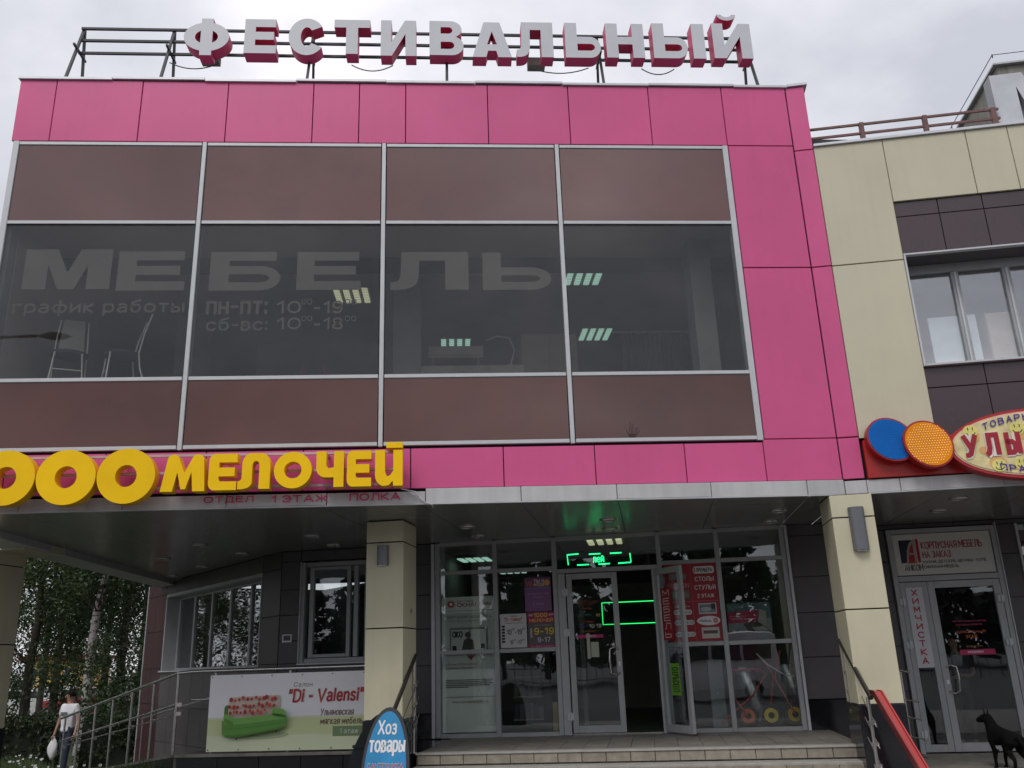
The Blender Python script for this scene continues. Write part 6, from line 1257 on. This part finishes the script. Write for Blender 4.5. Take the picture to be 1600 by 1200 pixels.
# black dog standing before the glass door, seen from behind
hf0 = WI(1.75, 1.83, 0); rear = WI(1.88, 1.25, 0)
ax = (hf0 - rear).normalized(); sx_ = Vector((-ax.y, ax.x, 0)); L_ = (hf0 - rear).length
def dg(a, b, z): return rear + ax * a * .74 + sx_ * b * 1.05 + Vector((0, 0, z * .84))
D = {'pel': (dg(.04, 0, .50), .085), 'loin': (dg(.22, 0, .49), .078), 'rib': (dg(.42, 0, .47), .105), 'wth': (dg(.56, 0, .50), .095), 'nk': (dg(.62, .01, .60), .070), 'nk2': (dg(.64, .02, .67), .062), 'sk': (dg(.67, .03, .735), .070), 'brow': (dg(.73, .055, .725), .055), 'muz': (dg(.80, .09, .695), .036), 'nose': (dg(.84, .105, .688), .024)}
ED = [('pel', 'loin'), ('loin', 'rib'), ('rib', 'wth'), ('wth', 'nk'), ('nk', 'nk2'), ('nk2', 'sk'), ('sk', 'brow'), ('brow', 'muz'), ('muz', 'nose')]
for n_, sg, dx in (('l', 1, 0), ('r', -1, .05)):
    D.update({n_ + 'th': (dg(.03, .075 * sg, .42), .066), n_ + 'kn': (dg(.12 + dx, .085 * sg, .31), .044), n_ + 'hk': (dg(-.05 + dx, .085 * sg, .185), .024), n_ + 'pa': (dg(-.02 + dx, .085 * sg, .045), .020), n_ + 'pt': (dg(.04 + dx, .085 * sg, .022), .024),
              n_ + 'sl': (dg(.53, .07 * sg, .40), .052), n_ + 'eb': (dg(.49 + dx * .6, .075 * sg, .29), .034), n_ + 'wr': (dg(.53 + dx, .075 * sg, .15), .022), n_ + 'fp': (dg(.53 + dx, .075 * sg, .045), .019), n_ + 'ft': (dg(.585 + dx, .075 * sg, .022), .024)})
    ED += [('pel', n_ + 'th'), (n_ + 'th', n_ + 'kn'), (n_ + 'kn', n_ + 'hk'), (n_ + 'hk', n_ + 'pa'), (n_ + 'pa', n_ + 'pt'), ('wth', n_ + 'sl'), (n_ + 'sl', n_ + 'eb'), (n_ + 'eb', n_ + 'wr'), (n_ + 'wr', n_ + 'fp'), (n_ + 'fp', n_ + 'ft')]
D.update({'t1': (dg(-.06, 0, .50), .026), 't2': (dg(-.13, -.01, .40), .024), 't3': (dg(-.15, -.02, .28), .016)}); ED += [('pel', 't1'), ('t1', 't2'), ('t2', 't3')]
for k_ in D:
    if k_ in ('pel', 'loin', 'rib', 'wth', 'nk', 'nk2', 'lth', 'rth', 'lsl', 'rsl', 'lkn', 'rkn', 'leb', 'reb', 'sk'): D[k_] = (D[k_][0], D[k_][1] * 1.14)
FUR = pm('black_fur', (.006, .006, .006), .9, spec=.15, metal=0, var=.4, scale=30, bump=.6, bscale=90)
dog = thing('dog', 'black dog standing before the wide glass door, seen from behind', 'dog', WI(1.8, 1.7, 0)); skin('body', D, ED, FUR, dog)
for sg in (-1, 1):
    b_ = D['sk'][0]; hx = (D['muz'][0] - D['sk'][0]).normalized(); hs = Vector((-hx.y, hx.x, 0)).normalized(); e0 = b_ + hs * .045 * sg + Vector((0, 0, .035));
    MB().add([e0 - hs * .028, e0 + hs * .030, e0 + hx * .018, e0 + hs * .008 * sg + Vector((0, 0, .10))], [(0, 1, 3), (1, 2, 3), (2, 0, 3), (0, 2, 1)]).build('ear', FUR, dog)
    MB().disc(lambda a, b, c: D['brow'][0] + hs * (.03 * sg) + hx * (.035 + b) + hs * a + Vector((0, 0, .025 + c)), 0, 0, 0, .006, .008, .007, pm('dog_eye', (.05, .03, .01), .1), 8).build('eye', None, dog)
tag(bpy.data.objects[dog.name])

# =================================================================== VEGETATION
BARK = pm('dark_bark', (.06, .05, .04), .9, var=.3, scale=12, bump=.5, bscale=20)
bm_ = pm('birch_bark', (.42, .41, .38), .8, var=.15, scale=5)
t_ = bm_.node_tree; p_ = [x for x in t_.nodes if x.type == 'BSDF_PRINCIPLED'][0]
n1 = t_.nodes.new('ShaderNodeTexNoise'); n1.inputs['Scale'].default_value = 1; n1.inputs['Detail'].default_value = 3
mp = t_.nodes.new('ShaderNodeVectorMath'); mp.operation = 'MULTIPLY'; mp.inputs[1].default_value = (2.5, 2.5, 9); gg = t_.nodes.new('ShaderNodeNewGeometry'); t_.links.new(gg.outputs['Position'], mp.inputs[0]); t_.links.new(mp.outputs[0], n1.inputs['Vector'])
cr = t_.nodes.new('ShaderNodeValToRGB'); cr.color_ramp.elements[0].position = .40; cr.color_ramp.elements[0].color = (.03, .03, .028, 1); cr.color_ramp.elements[1].position = .50; cr.color_ramp.elements[1].color = (.45, .44, .41, 1); t_.links.new(n1.outputs['Fac'], cr.inputs[0]); t_.links.new(cr.outputs[0], p_.inputs['Base Color'])
def leafmat(name, c1, c2, rough=.55):
    m = newmat(name); t = m.node_tree; L = t.links; o = t.nodes.new('ShaderNodeOutputMaterial'); d = t.nodes.new('ShaderNodeBsdfPrincipled'); d.inputs['Roughness'].default_value = rough
    tr = t.nodes.new('ShaderNodeBsdfTranslucent'); mix = t.nodes.new('ShaderNodeMixShader'); mix.inputs[0].default_value = .3
    g = t.nodes.new('ShaderNodeNewGeometry'); r = t.nodes.new('ShaderNodeValToRGB'); r.color_ramp.elements[0].color = (*c1, 1); r.color_ramp.elements[1].color = (*c2, 1)
    L.new(g.outputs['Random Per Island'], r.inputs[0]); L.new(r.outputs[0], d.inputs['Base Color']); L.new(r.outputs[0], tr.inputs[0]); L.new(d.outputs[0], mix.inputs[1]); L.new(tr.outputs[0], mix.inputs[2]); L.new(mix.outputs[0], o.inputs[0]); return m
LEAF = leafmat('birch_leaves', (.026, .055, .016), (.080, .130, .042)); LEAF2 = leafmat('dark_leaves', (.020, .044, .015), (.058, .098, .034)); SPRUCE = leafmat('spruce_needles', (.008, .020, .010), (.022, .042, .02)); GRASSM = leafmat('grass_blades', (.03, .055, .012), (.08, .12, .035))
HEDGE = leafmat('hedge_leaves', (.018, .034, .012), (.050, .078, .028))
def leaves(rng, clumps, per, size, droop=1.0):
    vs = []; fs = []
    for (c, r) in clumps:
        for _ in range(per):
            while True:
                p = Vector((rng.uniform(-1, 1), rng.uniform(-1, 1), rng.uniform(-1, 1)))
                if p.length < 1: break
            q = Vector((c[0] + p.x * r, c[1] + p.y * r, c[2] + p.z * r * droop)); s_ = size * rng.uniform(.6, 1.3)
            a_ = Vector((rng.gauss(0, 1), rng.gauss(0, 1), rng.gauss(0, 1))).normalized(); b_ = a_.cross(Vector((rng.gauss(0, 1), rng.gauss(0, 1), rng.gauss(0, 1)))).normalized()
            k = len(vs); vs += [q - a_ * s_, q + b_ * s_ * .45, q + a_ * s_, q - b_ * s_ * .45]; fs.append((k, k + 1, k + 2, k + 3))
    return vs, fs
def tree(label, x, y, z0, h, r, bark, leafm, seed, group, base=.8, per=150, size=.062, lean=0, tr=.13, droop=1.7, nc=150):
    rng = random.Random(seed); t = thing('birch_tree' if bark is bm_ else 'tree', label, 'tree', (x, y, z0), group)
    pts = [Vector((x + lean * i / 8 + rng.uniform(-.05, .05) * i * .5, y, z0 + h * .92 * i / 8)) for i in range(9)]
    mb = MB().tube(pts, tr, bark, 10, r1=.02)
    cl = []
    for i in range(nc):
        f = rng.uniform(0, 1) ** .9; z = base + (h - base) * f; prof = r * (.45 + .55 * sin(pi * min(1, .15 + f * .85))) * (1 - .5 * f * f)
        az = rng.uniform(0, 2 * pi); rad = prof * sqrt(rng.uniform(.05, 1)); j = min(7, int(f * 8)); P = pts[j]
        cl.append(((P.x + cos(az) * rad, P.y + sin(az) * rad, z0 + z), rng.uniform(.28, .55)))
        if i % 3 == 0:
            s0 = pts[max(0, min(8, int((z + .0) / h * 8)))]; e0 = Vector(cl[-1][0]); mid = s0.lerp(e0, .5) + Vector((0, 0, .25)); mb.tube([s0, mid, e0], .022, BARK, 5, r1=.005)
    mb.build('trunk', bark, t)
    vs, fs = leaves(rng, cl, per, size, droop); MB().add(vs, fs).build('crown', leafm, t, recalc=False); return t
tr_spec = [(131, 15, 10.5, 2.2, bm_, LEAF, 'birch with a white trunk right behind the man', .15), (40, 16.5, 10, 2.4, BARK, LEAF, 'leafy dark tree at the left edge beside the cream column', 0), (84, 21, 11, 2.6, BARK, LEAF2, 'dark leafy tree in the gap left of the white birch trunk', 0), (185, 17.5, 11, 2.3, BARK, LEAF2, 'dark leafy tree right of the white birch trunk', 0),
           (228, 14.5, 10, 1.9, BARK, LEAF2, 'dark bushy tree close to the corner of the dark wall', 0), (160, 25, 12, 2.8, BARK, LEAF, 'taller tree farther back behind the birch', 0), (5, 24, 12, 3, BARK, LEAF2, 'tall tree farther back half hidden by the leftmost cream column', 0), (215, 27, 13, 3, BARK, LEAF2, 'tall tree farther back near the dark wall', 0), (62, 30, 12, 3, BARK, LEAF, 'farthest tree beyond the parked cars at left', 0)]
for i, (px, Y, h, r, bk, lf, lb, ln) in enumerate(tr_spec):
    tree(lb, fa(px, 1100, Y)[0], Y, -.5, h, r, bk, lf, 40 + i, 'trees beyond the lawn', base=[3.9, 1.2, 3.0, 1.0, .7, 2.6, 1.5, 1.0, 3.4][i], lean=ln * 2, tr=.15)
# hedge
def hedge(label, x0, x1, y0, y1, z0, h, seed):
    t = thing('hedge', label, 'hedge', ((x0 + x1) / 2, (y0 + y1) / 2, z0)); rng = random.Random(seed)
    nx = 26; vs = []
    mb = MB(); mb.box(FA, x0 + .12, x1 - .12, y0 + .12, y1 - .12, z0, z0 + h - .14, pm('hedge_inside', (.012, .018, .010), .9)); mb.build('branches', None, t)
    cl = []
    for i in range(int((x1 - x0) * 16)):
        x = rng.uniform(x0, x1)
        cl.append(((x, y0 + rng.uniform(0, .1), z0 + rng.uniform(.1, h)), .22)); cl.append(((x, rng.uniform(y0, y1), z0 + h + rng.uniform(-.08, .05)), .2))
    vs, fs = leaves(rng, cl, 60, .045); MB().add(vs, fs).build('foliage', HEDGE, t, recalc=False)
hx = lambda px, Y: fa(px, 1150, Y)[0]
hedge('clipped dark green hedge at the lower left beside the walking man', hx(-40, 10.5), hx(88, 10.5), 10.4, 11.2, -.5, 1.12, 5); hedge('clipped dark hedge behind the ramp railing right of the walking man', hx(118, 11.6), hx(230, 11.6), 11.5, 12.3, -.5, 1.08, 6)
# rough grass with daisies by the ramp
rng = random.Random(9); vs = []; fs = []
for _ in range(9000):
    y = rng.uniform(2.8, 10); u = (y - 2.81) / .8205; xr_ = -3.92 - .5717 * u - .15; x = xr_ - abs(rng.gauss(0, 1.1)) - .02
    h = rng.uniform(.15, .55) * (1 if x > xr_ - 1.6 else .45); dx, dy = rng.gauss(0, .10), rng.gauss(0, .08); w_ = rng.uniform(.006, .014); g0 = gz(x, y); k = len(vs)
    vs += [(x - w_, y, g0), (x + w_, y, g0), (x + w_ * .6 + dx * .5, y + dy * .5, g0 + h * .6), (x - w_ * .6 + dx * .5, y + dy * .5, g0 + h * .6), (x + dx, y + dy, g0 + h)]; fs += [(k, k + 1, k + 2, k + 3), (k + 3, k + 2, k + 4)]
tag(MB().add(vs, fs).build('grass', GRASSM, recalc=False), 'rough tall green grass growing along the ramp at lower left', 'grass', kind='stuff')
mb = MB()
for _ in range(70):
    y = rng.uniform(4.5, 9.2); u = (y - 2.81) / .8205; x = -3.92 - .5717 * u - .25 - abs(rng.gauss(0, .9)); z = gz(x, y) + rng.uniform(.35, .62); r = rng.uniform(.018, .032)
    n = 7; mb.add([(x + r * cos(2 * pi * k / n), y - .01 + .01 * (k % 2), z + r * .7 * sin(2 * pi * k / n)) for k in range(n)], [list(range(n))], WHITE); mb.tube([(x, y, z), (x, y + .01, gz(x, y))], .003, GRASSM, 4)
tag(mb.build('daisies', None, recalc=False), 'small white daisies in the rough grass by the ramp', 'flowers', kind='stuff')

# far yellow building and cars at left
yb = thing('yellow_building', 'yellow orange building glimpsed through the trees at far left', 'building', (fa(75, 1060, 60)[0], 60, -.5)); yx0, yx1 = fa(38, 1060, 60)[0], fa(108, 1060, 60)[0]
YBM = pm('yellow_render', (.75, .48, .14), .8, emit=None); bx('wall', FA, yx0, yx1, 60, 68, -.5, 2.6, YBM, yb); bx('roof', FA, yx0 - .4, yx1 + .4, 59.5, 68.5, 2.61, 2.9, pm('red_roof', (.35, .06, .05), .8), yb)
for i in range(4):
    x = yx0 + .4 + i * (yx1 - yx0) / 4; wf = bx('window', FA, x, x + .5, 59.95, 59.998, .8, 2.0, WHITE, yb); bx('pane', FA, x + .05, x + .45, 59.92, 59.948, .85, 1.95, pm('dark_pane', (.03, .04, .05), .1), wf)
def car(label, x, y, z, col, rot, scale=1.0, van=False, name='parked_car', cat='car', group=None):
    t = thing(name, label, cat, (x, y, z), group); c_, s_ = cos(rot), sin(rot)
    def f(a, b, c): return Vector((x + (a * c_ - b * s_) * scale, y + (a * s_ + b * c_) * scale, z + c * scale))
    if van: prof = [(-2.3, .35), (-2.32, 1.0), (-2.25, 2.0), (-2.05, 2.12), (.6, 2.12), (.95, 2.0), (1.55, 1.28), (2.25, 1.05), (2.38, .8), (2.38, .35)]
    else: prof = [(-2.1, .3), (-2.15, .8), (-2.0, .98), (-1.5, 1.05), (-1.0, 1.42), (.3, 1.45), (1.0, 1.02), (1.9, .88), (2.1, .65), (2.1, .3)]
    hw = .88; n = len(prof); vs = []
    for b, ins in ((-hw, .0), (-hw + .12, .0), (hw - .12, 0), (hw, 0)):
        for a, c in prof:
            bb = b * (1 - .16 * max(0, (c - 1.0)))
            top = .03 if abs(b) == hw else 0
            vs.append(f(a * (1 - top * .3), bb, c - (top if c > .5 else 0)))
    fs = [[r * n + i, r * n + (i + 1) % n, (r + 1) * n + (i + 1) % n, (r + 1) * n + i] for r in range(3) for i in range(n)] + [list(range(n)), list(range(4 * n - 1, 3 * n - 1, -1))]
    pnt = pm('car_paint_%d%d%d' % tuple(int(q * 9) for q in col), col, .25, coat=.5); MB().add(vs, fs).build('body', pnt, t)
    DG = pm('car_glass', (.015, .018, .02), .05, spec=1)
    rects = [(-.1, .95, 1.25, 1.85, True), (-2.1, -1.2, 1.3, 1.85, False), (-1.1, -.2, 1.3, 1.85, False)] if van else [(.0, .75, 1.05, 1.34, True), (-.95, -.08, 1.05, 1.36, False)]
    for sd in (-1, 1):
        for a0, a1, c0, c1, slant in rects:
            bo = lambda c: sd * (hw * (1 - .16 * max(0, c - 1.0)) + .012)
            bi = lambda c: sd * (hw * (1 - .16 * max(0, c - 1.0)) - .02)
            Q = [(a0, c0), (a1 + (.25 if slant else 0), c0), (a1 - (.15 if slant else 0), c1), (a0, c1)]
            MB().add([f(a, bo(c), c) for a, c in Q] + [f(a, bi(c), c) for a, c in Q], [(0, 1, 2, 3), (7, 6, 5, 4), (0, 4, 5, 1), (1, 5, 6, 2), (2, 6, 7, 3), (3, 7, 4, 0)]).build('side_window', DG, t)
        for a in (-1.4, 1.4):
            def wfm(p, q, r_): return f(a + p, sd * (hw - .1) + q, .33 + r_)
            wo = MB().disc(wfm, 0, 0, -.11, .11, .33, .33, RUB, 24).build('wheel', None, t); MB().disc(wfm, 0, 0, -.125, .125, .2, .2, GALV, 18).build('rim', None, wo)
        xf = 2.40 if van else 2.12
        MB().box(f, xf - .04, xf + .0, sd * .6 - .16, sd * .6 + .16, .62, .80).build('headlight', WHITE, t)
    p0, p1 = ((.97, 1.98), (1.53, 1.32)) if van else ((.34, 1.43), (.98, 1.06))
    q = lambda a, c, b, o: f(a + .03 + o, b, c + .02 + o)
    MB().add([q(p0[0], p0[1], -.62, 0), q(p0[0], p0[1], .62, 0), q(p1[0], p1[1], .70, 0), q(p1[0], p1[1], -.70, 0), q(p0[0], p0[1], -.62, -.04), q(p0[0], p0[1], .62, -.04), q(p1[0], p1[1], .70, -.04), q(p1[0], p1[1], -.70, -.04)], [(0, 1, 2, 3), (7, 6, 5, 4), (0, 4, 5, 1), (1, 5, 6, 2), (2, 6, 7, 3), (3, 7, 4, 0)]).build('windscreen', DG, t)
    return t
car('white parked car beyond the hedge at far left', fa(38, 1110, 34)[0], 34, -.5, (.7, .7, .72), radians(10)); car('dark red parked car beyond the hedge behind the man', fa(138, 1105, 34)[0], 34, -.5, (.35, .03, .04), radians(175))
car('pale grey parked car beyond the hedge between the tree trunks', fa(78, 1110, 38)[0], 38, -.5, (.4, .42, .45), radians(170))

# across the street, behind the viewpoint (seen in the glass)
car('white van parked across the street, mirrored in the shop glass', .9, -13.8 - 1.0, 0, (.72, .73, .75), radians(-20 + 180 + 12), 1.0, True, 'white_van', 'van')
def spruce_mesh(seed, h, r):
    rng = random.Random(seed); cl = []
    for i in range(150):
        f = rng.uniform(0, 1); rad = r * (1 - f) ** .8 * rng.uniform(.5, 1); az = rng.uniform(0, 2 * pi); cl.append(((cos(az) * rad, sin(az) * rad, .8 + (h - .8) * f), .5 * (1 - f) + .15))
    return leaves(rng, cl, 26, .26, .7)
vs, fs = spruce_mesh(3, 9.5, 2.4)
st = thing('spruce_tree', 'dark spruce tree across the street, mirrored in the shop glass', 'tree', (0, 0, 0), 'spruces across the street'); MB().tube([(0, 0, 0), (0, 0, 9)], .16, BARK, 8, r1=.02).build('trunk', BARK, st); MB().add(vs, fs).build('crown', SPRUCE, st, recalc=False)
rng = random.Random(21); first = True
XS = [-46 + 3.4 * i for i in range(28)]
for x in XS:
    if 19 < x < 23: continue
    o = st
    if not first:
        o = st.copy(); COL.objects.link(o)
        for ch in list(st.children): c = ch.copy(); COL.objects.link(c); c.parent = o
    first = False; o.location = (x + rng.uniform(-1, 1), -50 + rng.uniform(-6, 5), 0); k = rng.uniform(.95, 1.35); o.scale = (k * 1.3, k * 1.3, k * rng.uniform(.8, 1.15) * (1.18 if x < -6 else 1)); o.rotation_euler.z = rng.uniform(0, 6)
bt = bpy.data.objects['tree']
for k_, (x, y, k2, lb) in enumerate([(-15, 12.5, .9, 'bushy tree off to the left, mirrored in the five pane window'), (-18, 17, 1, 'taller tree off to the left, mirrored in the five pane window'), (-21, 21, 1.1, 'far tree off to the left, mirrored in the five pane window'), (-13.2, 9, .8, 'small near tree off to the left, mirrored in the five pane window')]):
    o = bt.copy(); COL.objects.link(o); o['label'] = lb; o['group'] = 'trees off to the left'
    for ch in list(bt.children): c = ch.copy(); COL.objects.link(c); c.parent = o
    o.location = (x, y, -.5); o.scale = (k2, k2, k2); o.rotation_euler.z = k_ * 1.7
P = ray(80, 524).normalized() * 21 + CAM; P.y = -P.y
sl_ = thing('street_lamp', 'street lamp on a long dark arm, mirrored in the first upper window', 'street lamp', (P.x - 5, P.y, 0))
MB().tube([(P.x - 5, P.y, 0), (P.x - 5, P.y, P.z - .3)], .09, n=10, r1=.05).build('pole', IRON, sl_); MB().tube([(P.x - 5, P.y, P.z - .35), (P.x - 3, P.y, P.z - .12), (P.x - .3, P.y, P.z)], .035, n=8).build('arm', IRON, sl_)
mb = MB(); rr_ = []
for k in range(9):
    q = k / 8; rr_.append([(P.x - .3 + .75 * q, P.y + .15 * sin(pi * q) * cos(2 * pi * i / 12), P.z + .09 * sin(pi * q) * sin(2 * pi * i / 12)) for i in range(12)])
mb.add([v for g in rr_ for v in g], [[a * 12 + b, a * 12 + (b + 1) % 12, (a + 1) * 12 + (b + 1) % 12, (a + 1) * 12 + b] for a in range(8) for b in range(12)], None, True).build('lamp_head', pm('lamp_head', (.20, .20, .10), .4), sl_)
tf = thing('street_fence', 'dark low metal fence across the street, mirrored in the shop glass', 'fence', (0, -30, 0))
for z in (.35, 1.0): bx('rail', FA, -26, 26, -30.02, -29.98, z, z + .04, IRON, tf)
for i in range(105): bx('bar', FA, -26 + i * .5, -25.97 + i * .5, -30.015, -29.985, .0, 1.15, IRON, tf)
for o in bpy.data.objects:
    if o.type == 'EMPTY' and 'label' not in o: print('NOLABEL', o.name)
